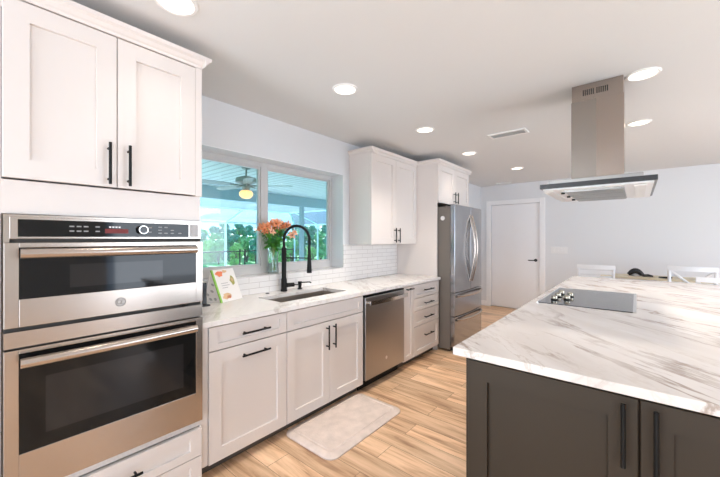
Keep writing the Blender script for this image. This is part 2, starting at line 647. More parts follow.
w = MB()
w.box((-0.25, -3.3, 0), (0.35, -3.18, H)); w.box((1.85, -3.3, 0), (3.0, -3.18, H)); w.box((0.35, -3.3, 2.1), (1.85, -3.18, H)); w.box((5.4, -3.3, 0), (6.7, -3.18, H)); w.box((3.0, -3.3, 2.35), (5.4, -3.18, H)); w.box((3.0, -3.3, 0), (5.4, -3.18, 0.15))
struct('wall_rear', w, M['wall'], loc=(0, 0, 0))
w = MB()
w.box((6.48, -3.3, 0), (6.7, 0.9, H)); w.box((6.48, 4.3, 0), (6.7, 6.3, H)); w.box((6.48, 0.9, 2.35), (6.7, 4.3, H)); w.box((6.48, 0.9, 0), (6.7, 4.3, 0.15))
struct('wall_right', w, M['wall'], loc=(0, 0, 0))
struct('wall_oven_side', MB().box((0.0, -0.99, 0), (0.62, -0.815, H)), M['wall'], loc=(0, 0, 0))
b = MB(); b.box((DX1 + 0.09, YB - 0.014, 0), (6.48, YB, 0.10)); b.box((0.0, YB - 0.014, 0), (DX0 - 0.09, YB, 0.10))
struct('baseboard_back', b, M['trim'])
struct('baseboard_left', MB().box((0, 3.96, 0), (0.014, YB - 0.014, 0.10)), M['trim'])
# door in the back wall
d1 = struct('door_1', MB().box((DX0 + 0.004, YB + 0.022, 0.022), (DX1 - 0.004, YB + 0.058, DZ - 0.004)), M['door'], bevel=0.002)
t = MB()
c = 0.088
t.box((DX0 - c, YB - 0.018, 0), (DX0, YB, DZ + c)); t.box((DX1, YB - 0.018, 0), (DX1 + c, YB, DZ + c)); t.box((DX0, YB - 0.018, DZ), (DX1, YB, DZ + c))
struct('trim_1', t, M['trim'], bevel=0.003)
hb = MB()
hx = DX1 - 0.075
hb.tube([(hx, YB + 0.022, 0.975), (hx, YB + 0.010, 0.975)], 0.028, 16)
hb.tube([(hx, YB + 0.010, 0.975), (hx, YB - 0.035, 0.975)], 0.010, 10)
hb.tube([(hx + 0.01, YB - 0.035, 0.975), (hx - 0.12, YB - 0.035, 0.972)], 0.009, 10)
build('door_handle', hb, M['black'], d1)

# windows (two fixed lights in one recess)
for i, (a, bb) in enumerate(((WY0, 0.956), (0.956, WY1))):
    fr = MB()
    x0, x1 = -0.225, -0.165
    f = 0.034
    fr.box((x0, a, WZ0), (x1, a + f, WZ1)); fr.box((x0, bb - f, WZ0), (x1, bb, WZ1))
    fr.box((x0, a + f, WZ1 - 0.051), (x1, bb - f, WZ1)); fr.box((x0, a + f, WZ0), (x1, bb - f, WZ0 + 0.075))
    wo = struct('window_%d' % (i + 1), fr, M['vinyl'], bevel=0.003)
    sh = MB()
    g = 0.017
    y0, y1, z0, z1 = a + f, bb - f, WZ0 + 0.075, WZ1 - 0.051
    sh.box((-0.212, y0, z0), (-0.180, y0 + g, z1)); sh.box((-0.212, y1 - g, z0), (-0.180, y1, z1))
    sh.box((-0.212, y0 + g, z1 - g), (-0.180, y1 - g, z1)); sh.box((-0.212, y0 + g, z0), (-0.180, y1 - g, z0 + g))
    build('sash', sh, M['vinyl'], wo)
    build('pane', MB().box((-0.199, y0 + g, z0 + g), (-0.195, y1 - g, z1 - g)), M['glass'], wo)
# semi-gloss lining of the window recess
M['gloss'] = pbr('semi_gloss_paint', (0.86, 0.88, 0.89), 0.12)
struct('trim_3', MB().box((-0.164, WY0, WZ1 - 0.006), (0.0, WY1, WZ1)), M['gloss'])
# tiled backsplash and sill
bs = MB()
bs.box((0, 0.0015, 0.914), (0.012, WY1, WZ0)); bs.box((0, WY1, 0.914), (0.012, 2.928, 1.322))
bs.box((-0.164, WY0, WZ0), (0.012, WY1, WZ0 + 0.006))
struct('trim_2', bs, M['tile'], loc=(0, 0, 0.914))

# ------------------------------------------------------------------ recessed ceiling lights, vents
def lamp_beam(x, y, root, dim=1.0):
    l = add_light('lamp_beam', 'SPOT', (0, 0, -0.012), (0, 0, 0), SPOT_W * dim, LAMP_C, spot_size=R(112), spot_blend=1.0, shadow_soft_size=0.06)
    l.parent = root
def ceiling_light(u, v, label, dim=1.0):
    p = on_z(u, v, H)
    r = thing('recessed_light', label, 'ceiling light', (p.x, p.y, H), 'recessed ceiling lights')
    tr = MB().lathe([(0.072, -0.002), (0.076, -0.009), (0.088, -0.008), (0.094, 0.0)], (p.x, p.y, H), 28)
    build('trim_ring', tr, M['lamp_trim'], r, smooth=True)
    ln = MB().lathe([(0.0, -0.004), (0.073, -0.004), (0.073, -0.001), (0.0, -0.001)], (p.x, p.y, H), 28)
    build('lens', ln, M['lens'], r)
    lamp_beam(p.x, p.y, r, dim)
for u, v, lb in ((176, 2, 'recessed ceiling light above the wall ovens'),
                 (345, 89, 'recessed ceiling light in front of the kitchen window'),
                 (425, 129.5, 'recessed ceiling light in front of the upper cabinet beside the window'),
                 (469, 153, 'recessed ceiling light in front of the cabinet over the fridge'),
                 (517, 168, 'recessed ceiling light in front of the white door'),
                 (643, 74, 'recessed ceiling light beside the top of the range hood chimney'),
                 (639, 122.5, 'recessed ceiling light behind the range hood chimney')):
    ceiling_light(u, v, lb, 0.10 if 'ovens' in lb else 0.2 if 'fridge' in lb else 1.0)   # the lamps close to tall cabinets are dimmed
# unseen lamps added out of the frame for the light they give
for xx, yy in ((3.3, -1.2), (4.0, 0.6), (4.3, 3.8)):
    r = thing('recessed_light', 'added recessed ceiling light out of view over the near side of the room', 'ceiling light', (xx, yy, H), 'added recessed ceiling lights out of frame')
    build('trim_ring', MB().lathe([(0.072, -0.002), (0.076, -0.009), (0.088, -0.008), (0.094, 0.0)], (xx, yy, H), 28), M['lamp_trim'], r, smooth=True)
    build('lens', MB().lathe([(0.0, -0.004), (0.073, -0.004), (0.073, -0.001), (0.0, -0.001)], (xx, yy, H), 28), M['lens'], r)
    lamp_beam(xx, yy, r, 0.4 if yy < 0 else 1.0)

def vent(p, w_, d_, label):
    r = thing('ceiling_vent', label, 'air vent', (p.x, p.y, H))
    fr = MB()
    z0, z1 = H - 0.012, H
    fr.box((p.x - w_ / 2, p.y - d_ / 2, z0), (p.x + w_ / 2, p.y - d_ / 2 + 0.022, z1))
    fr.box((p.x - w_ / 2, p.y + d_ / 2 - 0.022, z0), (p.x + w_ / 2, p.y + d_ / 2, z1))
    fr.box((p.x - w_ / 2, p.y - d_ / 2 + 0.022, z0), (p.x - w_ / 2 + 0.022, p.y + d_ / 2 - 0.022, z1))
    fr.box((p.x + w_ / 2 - 0.022, p.y - d_ / 2 + 0.022, z0), (p.x + w_ / 2, p.y + d_ / 2 - 0.022, z1))
    build('frame', fr, M['lamp_trim'], r)
    sl = MB()
    n = 5
    for k in range(n):
        y = p.y - d_ / 2 + 0.03 + k * (d_ - 0.06) / (n - 1)
        sl.hexa([(p.x - w_ / 2 + .022, y - .010, z0 + .001), (p.x + w_ / 2 - .022, y - .010, z0 + .001), (p.x + w_ / 2 - .022, y - .007, z0 + .001), (p.x - w_ / 2 + .022, y - .007, z0 + .001),
                 (p.x - w_ / 2 + .022, y + .004, z1 - .002), (p.x + w_ / 2 - .022, y + .004, z1 - .002), (p.x + w_ / 2 - .022, y + .007, z1 - .002), (p.x - w_ / 2 + .022, y + .007, z1 - .002)])
    build('louvre', sl, M['greypl'], r)
vent(on_z(508, 133.2, H), 0.36, 0.16, 'grey louvred air vent in the middle of the ceiling')
vent(on_z(505, 183.3, H) - Vector((0, .06, 0)), 0.28, 0.12, 'small air vent in the ceiling just above the white door')

# switch plate
sw = thing('switch_plate', 'wide white switch plate on the back wall right of the door', 'light switch', (1.43, YB, 1.11))
build('plate', MB().box((1.30, YB - 0.007, 1.115), (1.56, YB, 1.235)), M['whitepl'], sw, bevel=0.003)
for k in range(4):
    build('rocker', MB().box((1.322 + k * 0.058, YB - 0.012, 1.142), (1.322 + k * 0.058 + 0.036, YB - 0.007, 1.208)), M['whitepl'], sw)

# ------------------------------------------------------------------ left run: tall oven cabinet
XD0, XD1 = 0.609, 0.630        # cabinet fronts
OY0, OY1 = -0.757, 0.0
tall = thing('oven_cabinet', 'tall white shaker cabinet around the wall ovens at left edge', 'cabinet', (0.3, -0.38, 0))
bd = MB()
bd.box((0.0, -0.80, 0.0), (0.608, -0.757, 2.331)); bd.box((0.0, -0.018, 0.0), (0.608, 0.0, 2.331))
bd.box((0.0, -0.757, 2.28), (0.608, -0.018, 2.30)); bd.box((0.0, -0.757, 1.50), (0.608, -0.018, 1.62))
bd.box((0.0, -0.757, 0.355), (0.60, -0.018, 0.375)); bd.box((0.0, -0.757, 0.0), (0.02, -0.018, 2.28)); bd.box((0.0, -0.757, 0.06), (0.600, -0.018, 0.08))
build('body', bd, M['cab'], tall)
ff = MB()
ff.box((0.608, -0.80, 0.08), (0.628, -0.762, 2.30)); ff.box((0.608, -0.762, 1.486), (0.628, 0.0, 1.620)); ff.box((0.608, -0.003, 0.08), (0.628, 0.0, 1.486)); ff.box((0.608, -0.762, 0.340), (0.628, -0.003, 0.380)); ff.box((0.608, -0.762, 2.285), (0.628, 0.0, 2.33)); ff.box((0.608, -0.035, 1.62), (0.6495, 0.0, 2.33))
build('face_frame', ff, M['cab'], tall, bevel=0.001)
for u0, u1, hu in ((-0.760, -0.395, -0.427), (-0.391, -0.036, -0.350)):
    dr = build('door', MB(FX).shaker(u0, u1, 1.626, 2.325, 0.629, 0.650, 0.075), M['cab'], tall)
    build('handle', pull(MB(FX), hu, 1.73, 0.650, 0.19, True), M['black'], dr)
cr = MB(lambda p: Vector((p[0], p[2], p[1])))
prof = [(0.003, 2.331), (0.652, 2.331), (0.657, 2.342), (0.664, 2.348), (0.674, 2.362), (0.688, 2.370), (0.690, 2.388), (0.003, 2.388)]
cr.prism(prof, -0.80, 0.001)
# return of the moulding on the right side
r2 = MB(lambda p: Vector((p[2], p[0], p[1])))
r2.prism([(0.0, 2.331), (0.004, 2.342), (0.012, 2.348), (0.022, 2.362), (0.036, 2.370), (0.040, 2.388), (0.0, 2.388)], 0.003, 0.690)
build('crown_moulding', cr, M['cab'], tall)
build('crown_moulding', r2, M['cab'], tall)
for z0, z1, hv in ((0.184, 0.336, 0.258), (0.040, 0.180, 0.110)):
    dw = build('drawer', MB(FX).shaker(-0.758, 0.0, z0, z1, 0.629, 0.650, 0.060, frame_v=0.042), M['cab'], tall)
    build('handle', pull(MB(FX), -0.378, hv, 0.650, 0.16, False), M['black'], dw)

# ------------------------------------------------------------------ wall ovens
ov = thing('wall_oven', 'stainless double wall oven with black glass doors set in the tall cabinet', 'oven', (0.35, -0.38, 0.385))
build('body', MB().box((0.05, -0.74, 0.386), (0.607, -0.03, 1.48)), M['steeld'], ov)
trim = MB()
trim.box((0.607, -0.757, 1.372), (0.646, -0.741, 1.483)); trim.box((0.607, -0.741, 1.474), (0.646, -0.004, 1.483)); 
trim.box((0.607, -0.757, 0.962), (0.664, -0.004, 1.024)); trim.box((0.607, -0.757, 1.0385), (0.632, -0.741, 1.372)); trim.box((0.607, -0.757, 0.386), (0.632, -0.741, 0.950))
build('trim_frame', trim, M['steel'], ov)
build('gap_shade', MB().box((0.607, -0.756, 1.0245), (0.645, -0.005, 1.0405)), M['dark'], ov)  # dark strips that paint the shade of the gaps between the oven fronts
build('gap_shade', MB().box((0.607, -0.740, 1.3715), (0.640, -0.005, 1.3855)), M['dark'], ov)
build('gap_shade', MB().box((0.607, -0.756, 0.9545), (0.640, -0.005, 0.9615)), M['dark'], ov)
cp = build('control_panel', MB().box((0.607, -0.741, 1.386), (0.650, -0.004, 1.474)), M['steel'], ov, bevel=0.002)
gp = build('control_glass', MB().box((0.650, -0.718, 1.395), (0.6525, -0.072, 1.464)), M['oglass'], cp)
for yy, zz in [(-0.556, 1.44), (-0.532, 1.44), (-0.508, 1.44), (-0.556, 1.42), (-0.532, 1.42), (-0.508, 1.42), (-0.467, 1.44), (-0.467, 1.42),
               (-0.258, 1.442), (-0.258, 1.42), (-0.213, 1.445), (-0.213, 1.43), (-0.185, 1.445), (-0.213, 1.415), (-0.185, 1.415), (-0.155, 1.43), (-0.155, 1.415), (-0.117, 1.415)]:
    build('printed_mark', MB().box((0.6525, yy - 0.008, zz - 0.0026), (0.6530, yy + 0.008, zz + 0.0026)), M['mark'], cp)
dp = MB()
dp.box((0.6525, -0.440, 1.412), (0.6530, -0.350, 1.432))
build('display', dp, M['red'], cp)
dk = MB()
for k in range(4):
    dk.box((0.6525, -0.425 + k * 0.012, 1.437), (0.6533, -0.417 + k * 0.012, 1.444))
build('display_digits', dk, M['whitepl'], cp)
kn = MB().tube([(0.6525, -0.293, 1.430), (0.676, -0.293, 1.430)], [0.021, 0.019], 24)
build('dial', kn, M['blackgloss'], cp)
rg = MB()
rp = [(0.6765, -0.293 + 0.0185 * math.cos(2 * PI * k / 24), 1.430 + 0.0185 * math.sin(2 * PI * k / 24)) for k in range(25)]
rg.tube(rp, 0.0022, 6, cap=False)
build('dial_ring', rg, M['chrome'], cp, smooth=True)
pp = MB().box((0.6525, -0.066, 1.432), (0.6532, -0.022, 1.464))
pp.box((0.650, -0.066, 1.396), (0.6525, -0.022, 1.464))
build('door_label', pp, M['greyp'], cp)

def oven_door(z0, z1, gz0, gz1, hz, inner):
    dz = MB(FX)
    # frame around the glass
    g0, g1 = -0.716, -0.040
    dz.box((-0.757, z0, 0.641), (g0, z1, 0.668)); dz.box((g1, z0, 0.641), (-0.004, z1, 0.668))
    dz.box((g0, z0, 0.641), (g1, gz0, 0.668)); dz.box((g0, gz1, 0.641), (g1, z1, 0.668))
    d = build('door', dz, M['steel'], ov, bevel=0.0015)
    build('window', MB(FX).box((g0, gz0, 0.642), (g1, gz1, 0.6665)), M['oglass'], d)
    build('inner_window', MB(FX).box((inner[0], inner[2], 0.6665), (inner[1], inner[3], 0.667)), M['oglass2'], d)
    hb_ = MB()
    pts = [(0.722, -0.716, hz), (0.726, -0.60, hz), (0.729, -0.378, hz), (0.726, -0.16, hz), (0.722, -0.062, hz)]
    hb_.tube(pts, 0.0195, 16)
    for yy in (-0.695, -0.085):
        hb_.tube([(0.667, yy, hz), (0.712, yy, hz)], 0.012, 12)
    build('handle', hb_, M['steel'], d, smooth=True)
    return d
ud = oven_door(1.041, 1.371, 1.150, 1.352, 1.330, (-0.565, -0.205, 1.180, 1.278))
ld = oven_door(0.386, 0.954, 0.545, 0.938, 0.912, (-0.640, -0.105, 0.600, 0.830))
bg_ = MB().tube([(0.668, -0.385, 1.093), (0.6705, -0.385, 1.093)], 0.021, 28)
build('badge', bg_, M['badge'], ud)
lg = MB()
for rad in (0.0185,):
    lg.tube([(0.6707, -0.385 + rad * math.cos(2 * PI * k / 28), 1.093 + rad * math.sin(2 * PI * k / 28)) for k in range(29)], 0.0011, 5, cap=False)
# two interlaced script strokes inside the ring
gpts = [(-0.378 + 0.0075 * math.cos(a) - 0.013, 1.094 + 0.0095 * math.sin(a)) for a in [R(40 + 12 * k) for k in range(27)]]
lg.tube([(0.6708, p[0], p[1]) for p in gpts], 0.0011, 5)
epts = [(-0.377 + 0.006 * math.cos(a), 1.097 + 0.005 * math.sin(a)) for a in [R(50 + 14 * k) for k in range(16)]] + [(-0.378 + 0.0065 * math.cos(a), 1.088 + 0.005 * math.sin(a)) for a in [R(100 + 14 * k) for k in range(16)]]
lg.tube([(0.6708, p[0], p[1]) for p in epts], 0.0011, 5)
build('badge_script', lg, M['toe'], ud)
sc_ = MB()
for yy in (-0.108, -0.085):
    sc_.tube([(0.648, yy, 1.030), (0.665, yy, 1.030)], 0.005, 12)
build('screw', sc_, M['black'], ov)

# ------------------------------------------------------------------ base cabinets
def carcass(mb, y0, y1, x1=0.608):
    mb.box((0.02, y0, 0.085), (x1, y0 + 0.018, 0.875)); mb.box((0.02, y1 - 0.018, 0.085), (x1, y1, 0.875))
    mb.box((0.02, y0 + 0.018, 0.085), (x1, y1 - 0.018, 0.103)); mb.box((0.02, y0 + 0.018, 0.103), (0.038, y1 - 0.018, 0.875))
    return mb
def toe(y0, y1, root, mat=None):
    build('toe_kick', MB().box((0.535, y0, 0.0), (0.548, y1, 0.085)), mat or M['toe'], root)

c1 = thing('base_cabinet', 'white base cabinet with one drawer over a tall pull-out front beside the ovens', 'cabinet', (0.3, 0.33, 0))
build('body', carcass(MB(), 0.047, 0.602), M['cab'], c1)
toe(0.001, 0.602, c1)
build('filler', MB().box((0.40, 0.0015, 0.085), (0.622, 0.0455, 0.882)), M['cab'], c1)
dr = build('drawer', MB(FX).shaker(0.050, 0.600, 0.735, 0.872, 0.609, XD1, 0.055, frame_v=0.036), M['cab'], c1)
build('handle', pull(MB(FX), 0.345, 0.803, XD1, 0.20, False), M['black'], dr)
dr = build('door', MB(FX).shaker(0.050, 0.600, 0.082, 0.728, 0.609, XD1, 0.075), M['cab'], c1)
build('handle', pull(MB(FX), 0.345, 0.665, XD1, 0.20, False), M['black'], dr)

c2 = thing('sink_cabinet', 'white two-door base cabinet under the sink', 'cabinet', (0.3, 1.03, 0))
build('body', carcass(MB(), 0.604, 1.447), M['cab'], c2)
toe(0.604, 1.447, c2)
build('false_front', MB(FX).shaker(0.606, 1.445, 0.735, 0.872, 0.609, XD1, 0.055, frame_v=0.036), M['cab'], c2)
for u0, u1, hu in ((0.606, 1.024, 0.988), (1.028, 1.445, 1.064)):
    dr = build('door', MB(FX).shaker(u0, u1, 0.082, 0.728, 0.609, XD1, 0.072), M['cab'], c2)
    build('handle', pull(MB(FX), hu, 0.610, XD1, 0.19, True), M['black'], dr)

dwh = thing('dishwasher', 'stainless dishwasher between the sink cabinet and drawers', 'dishwasher', (0.3, 1.78, 0))
build('body', MB().box((0.03, 1.455, 0.09), (0.600, 2.110, 0.862)), M['fridgeside'], dwh)
dd = build('door', MB().box((0.601, 1.462, 0.105), (0.645, 2.108, 0.855)), M['steelv'], dwh, bevel=0.004)
build('top_strip', MB().box((0.604, 1.464, 0.8555), (0.640, 2.106, 0.868)), M['blackgloss'], dwh)
h_ = MB()
n_ = 12
rows = []
for k in range(n_ + 1):
    y = 1.475 + 0.62 * k / n_
    x = 0.684 + 0.010 * math.sin(PI * k / n_)
    rows.append(h_.verts([(x, y, 0.788), (x + 0.014, y, 0.790), (x + 0.014, y, 0.824), (x, y, 0.826)]))
for q0, q1 in zip(rows, rows[1:]):
    for q in range(4):
        h_.face([q0[q], q0[(q + 1) % 4], q1[(q + 1) % 4], q1[q]])
h_.face(rows[0][::-1]); h_.face(rows[-1])
for yy in (1.497, 2.073):
    h_.tube([(0.644, yy, 0.806), (0.688, yy, 0.806)], 0.012, 10)
build('handle', h_, M['chrome'], dd, smooth=True)
build('badge', MB().tube([(0.645, 1.785, 0.235), (0.6465, 1.785, 0.235)], 0.016, 20), M['greypl'], dd)
build('toe_kick', MB().box((0.545, 1.455, 0.0), (0.560, 2.110, 0.088)), M['black'], dwh)

c3 = thing('pull_out_cabinet', 'narrow white pull-out cabinet right of the dishwasher', 'cabinet', (0.3, 2.22, 0))
build('body', carcass(MB(), 2.117, 2.325), M['cab'], c3)
toe(2.117, 2.325, c3)
dr = build('door', MB(FX).shaker(2.119, 2.323, 0.082, 0.872, 0.609, XD1, 0.050), M['cab'], c3)
build('handle', pull(MB(FX), 2.215, 0.845, XD1, 0.13, False), M['black'], dr)

c4 = thing('drawer_cabinet', 'white base cabinet with four drawers beside the fridge', 'cabinet', (0.3, 2.63, 0))
build('body', carcass(MB(), 2.327, 2.926), M['cab'], c4)
tk = MB().box((0.535, 2.327, 0.0), (0.548, 2.926, 0.085))
build('toe_kick', tk, M['toe'], c4)
for z0, z1, hv in ((0.722, 0.872, 0.80), (0.580, 0.716, 0.65), (0.410, 0.574, 0.49), (0.082, 0.404, 0.285)):
    dr = build('drawer', MB(FX).shaker(2.330, 2.924, z0, z1, 0.609, XD1, 0.055, frame_v=0.036 if z1 - z0 < 0.2 else 0.055), M['cab'], c4)
    build('handle', pull(MB(FX), 2.64, hv, XD1, 0.20, False), M['black'], dr)

# countertop with the sink cut-out
SX0, SX1, SY0, SY1 = 0.175, 0.490, 0.66, 1.385
ct = MB()
ct.box((0.0125, 0.0015, 0.884), (SX0, 2.926, 0.914)); ct.box((SX1, 0.0015, 0.884), (0.655, 2.926, 0.914))
ct.box((SX0, 0.0015, 0.884), (SX1, SY0, 0.914)); ct.box((SX0, SY1, 0.884), (SX1, 2.926, 0.914))
bmesh.ops.remove_doubles(ct.bm, verts=ct.bm.verts, dist=0.0001)
tag(build('countertop', ct, M['marble2'], loc=(0.3, 1.5, 0.884)), 'long white veined stone countertop along the window wall', 'countertop')

# undermount sink
sk = thing('sink', 'undermount stainless steel sink in the counter under the window', 'sink', (0.33, 1.02, 0.66))
s_ = MB()
a0, a1, b0, b1, zt, zb = SX0 - 0.004, SX1 + 0.004, SY0 - 0.004, SY1 + 0.004, 0.8835, 0.675
o_ = s_.verts([(a0 - .012, b0 - .012, zt), (a1 + .012, b0 - .012, zt), (a1 + .012, b1 + .012, zt), (a0 - .012, b1 + .012, zt)])
i_ = s_.verts([(a0, b0, zt), (a1, b0, zt), (a1, b1, zt), (a0, b1, zt)])
k_ = s_.verts([(a0 + .012, b0 + .012, zb), (a1 - .012, b0 + .012, zb), (a1 - .012, b1 - .012, zb), (a0 + .012, b1 - .012, zb)])
q_ = s_.verts([(a0 - .012, b0 - .012, zb - .004), (a1 + .012, b0 - .012, zb - .004), (a1 + .012, b1 + .012, zb - .004), (a0 - .012, b1 + .012, zb - .004)])
for r0, r1 in ((o_, i_), (i_, k_), (q_, o_)):
    for i in range(4):
        j = (i + 1) % 4
        s_.face([r0[i], r0[j], r1[j], r1[i]])
s_.face(k_); s_.face(q_[::-1])
build('bowl', s_, M['sink'], sk)
build('drain', MB().lathe([(0.0, 0.002), (0.035, 0.002), (0.045, 0.004), (0.048, 0.0)], (0.30, 1.02, zb), 20), M['chrome'], sk)

# faucet
fx, fy = 0.075, 1.00
fc = thing('faucet', 'tall matte black arched pull-down faucet behind the sink', 'faucet', (fx, fy, 0.914))
fb = MB().lathe([(0.0, 0.0), (0.030, 0.0), (0.030, 0.012), (0.026, 0.018), (0.026, 0.110), (0.021, 0.118), (0.021, 0.385), (0.016, 0.395), (0.0, 0.395)], (fx, fy, 0.914), 20)
build('column', fb, M['black'], fc, smooth=True)
dirv = Vector((0.90, 0.435, 0)).normalized()
rad = 0.122
arc = []
for k in range(25):
    a = PI - PI * k / 24
    arc.append(Vector((fx, fy, 1.378)) + dirv * (rad + rad * math.cos(a)) + Vector((0, 0, rad * math.sin(a))))
arc = [Vector((fx, fy, 1.29))] + arc + [Vector((fx, fy, 1.25)) + dirv * 2 * rad]
build('hose_arc', MB().tube(arc, 0.0125, 12), M['black'], fc, smooth=True)
e = Vector((fx, fy, 0)) + dirv * 2 * rad
build('spray_head', MB().lathe([(0.0, 0.0), (0.022, 0.0), (0.022, 0.02), (0.016, 0.14), (0.013, 0.165), (0.0, 0.165)], (e.x, e.y, 1.085), 16), M['black'], fc, smooth=True)
zr = 1.215
build('holder_arm', MB().tube([Vector((fx, fy, zr)) + dirv * 0.02, Vector((fx, fy, zr)) + dirv * (2 * rad - 0.01)], 0.005, 8), M['black'], fc)
lv = MB().tube([Vector((fx, fy, 0.968)) + Vector((0.012, 0.02, 0)), Vector((fx, fy, 0.968)) + Vector((0.035, 0.085, 0))], 0.019, 14)
lv.tube([Vector((fx, fy, 0.968)) + Vector((0.035, 0.085, 0)), Vector((fx, fy, 0.960)) + Vector((0.06, 0.155, 0))], 0.005, 8)
build('lever', lv, M['black'], fc, smooth=True)

# soap dispenser
sx, sy_ = 0.085, 1.175
sd = thing('soap_dispenser', 'short black soap dispenser on the counter right of the faucet', 'soap dispenser', (sx, sy_, 0.914))
build('base', MB().lathe([(0.0, 0.0), (0.022, 0.0), (0.022, 0.008), (0.015, 0.014), (0.015, 0.05), (0.0, 0.05)], (sx, sy_, 0.914), 16), M['black'], sd, smooth=True)
sp_ = MB().lathe([(0.0, 0.05), (0.018, 0.05), (0.018, 0.072), (0.0, 0.072)], (sx, sy_, 0.914), 16)
sp_.tube([(sx, sy_, 0.976), (sx + 0.07, sy_ + 0.06, 0.980), (sx + 0.08, sy_ + 0.07, 0.972)], 0.006, 8)
build('pump_spout', sp_, M['black'], sd)
bt = MB().lathe([(0.0, 0.0), (0.017, 0.0), (0.017, 0.004), (0.010, 0.006), (0.0, 0.006)], (0.07, 0.83, 0.914), 18)
tag(build('disposal_button', bt, M['blackgloss']), 'small dark round button on the counter left of the faucet', 'button')

# cookbook standing like a tent
A = Vector((0.180, 0.358, 0.916)); B = Vector((0.110, 0.572, 0.916))
n_ = (B - A).normalized()
lean = Vector((-0.100, -0.030, 0.235))
bk = thing('cookbook', 'white cookbook with food pictures and green edge standing by the backsplash', 'book', (0.10, 0.45, 0.914))
nrm = (B - A).cross(lean).normalized()
if nrm.x < 0: nrm = -nrm
def slab(p0, p1, l, n, th):
    return [p0, p1, p1 - n * th, p0 - n * th, p0 + l, p1 + l, p1 + l - n * th, p0 + l - n * th]
gz = Vector((0, 0, 0))
build('cover', MB().hexa(slab(A + n_ * 0.016, B, lean, nrm, 0.006)), M['paper'], bk)
build('green_edge', MB().hexa(slab(A, A + n_ * 0.016, lean, nrm, 0.008)), M['greenp'], bk)
C0 = Vector((0.035, 0.300, 0.916)); C1 = C0 + (B - A) * 0.96
top = lean * 0.97
bl = (A + top - nrm * 0.010) - C0
n2 = (C1 - C0).cross(bl).normalized()
build('back_cover', MB().hexa(slab(C0, C1, bl, n2, -0.004)), M['paper'], bk)
sd_ = MB()
P0 = A - nrm * 0.010 + n_ * 0.004; P1 = C0 + n_ * 0.004; P2 = A + lean * 0.93 - nrm * 0.012 + n_ * 0.004
v_ = sd_.verts([P0, P1, P2, P0 + n_ * .003, P1 + n_ * .003, P2 + n_ * .003])
for q in ((0, 1, 2), (5, 4, 3), (0, 3, 4, 1), (1, 4, 5, 2), (2, 5, 3, 0)):
    sd_.face([v_[i] for i in q])
build('side_panel', sd_, M['paper'], bk)
def blob(cu, cv, ru, rv, mat, name, seed, base='front'):
    m = MB()
    rnd = random.Random(seed)
    pts = []
    for k in range(14):
        a = 2 * PI * k / 14
        f = rnd.uniform(0.75, 1.15)
        uu, vv = cu + ru * f * math.cos(a), cv + rv * f * math.sin(a)
        if base == 'front':
            pts.append(A + (B - A) * uu + lean * vv)
        else:
            pts.append(P0 + (P1 - P0) * uu + (P2 - P0) * vv)
    off = nrm * 0.0006 if base == 'front' else -n_ * 0.0006
    a_ = m.verts([p + off for p in pts]); b_ = m.verts([p + off * 0.05 for p in pts])
    m.face(a_); m.face(b_[::-1])
    for i in range(14):
        m.face([a_[i], a_[(i + 1) % 14], b_[(i + 1) % 14], b_[i]])
    build(name, m, mat, bk)
blob(0.30, 0.86, 0.17, 0.09, M['orangep'], 'printed_picture', 1)
blob(0.55, 0.92, 0.10, 0.05, M['tanp'], 'printed_picture', 2)
blob(0.78, 0.62, 0.11, 0.15, M['olivep'], 'printed_picture', 3)
blob(0.79, 0.64, 0.06, 0.08, M['tanp'], 'printed_picture', 4)
blob(0.34, 0.16, 0.20, 0.09, M['tanp'], 'printed_picture', 5)
blob(0.42, 0.13, 0.10, 0.05, M['orangep'], 'printed_picture', 6)
for i, (cu, cv) in enumerate(((0.25, 0.12), (0.55, 0.1), (0.3, 0.38), (0.12, 0.6), (0.65, 0.25))):
    blob(cu, cv, 0.10, 0.05, M['greyp'], 'printed_picture', 10 + i, 'side')
tl = MB()
for vv, u0, u1 in ((0.55, .25, .55), (0.48, .25, .6), (0.41, .25, .5)):
    p0, p1 = A + (B - A) * u0 + lean * vv, A + (B - A) * u1 + lean * vv
    tl.hexa([p0, p1, p1 + nrm * .0005, p0 + nrm * .0005, p0 + lean * .018, p1 + lean * .018, p1 + lean * .018 + nrm * .0005, p0 + lean * .018 + nrm * .0005])
build('printed_lines', tl, M['greyp'], bk)

# slim black stand beside the ovens
st = thing('phone_stand', 'slim black upright stand on the counter between the ovens and cookbook', 'stand', (0.18, 0.235, 0.914))
build('foot', MB().box((0.150, 0.205, 0.914), (0.215, 0.262, 0.926)), M['blackgloss'], st, bevel=0.003)
build('upright', MB().box((0.166, 0.222, 0.926), (0.184, 0.250, 1.075)), M['blackgloss'], st, bevel=0.003)

# ------------------------------------------------------------------ upper cabinets right of the window
def crown(x1, y0, y1, left_return, right_return, root):
    m = MB(lambda p: Vector((p[0], p[2], p[1])))
    m.prism([(0.003, 2.318), (x1 + 0.002, 2.318), (x1 + 0.008, 2.340), (x1 + 0.022, 2.352), (x1 + 0.026, 2.378), (0.003, 2.378)], y0, y1)
    build('crown_moulding', m, M['cab'], root)
    if left_return:
        q = MB(lambda p: Vector((p[2], p[0], p[1])))
        q.prism([(y0 + 0.001, 2.318), (y0 - 0.008, 2.340), (y0 - 0.022, 2.352), (y0 - 0.026, 2.378), (y0 + 0.001, 2.378)], left_return[0], left_return[1])
        build('crown_moulding', q, M['cab'], root)
    if right_return:
        q = MB(lambda p: Vector((p[2], p[0], p[1])))
        q.prism([(y1 - 0.001, 2.318), (y1 + 0.008, 2.340), (y1 + 0.022, 2.352), (y1 + 0.026, 2.378), (y1 - 0.001, 2.378)], 0.003, x1 + 0.026)
        build('crown_moulding', q, M['cab'], root)
u1 = thing('wall_cabinet', 'white two-door upper cabinet on the wall right of the window', 'cabinet', (0.17, 2.44, 1.322))
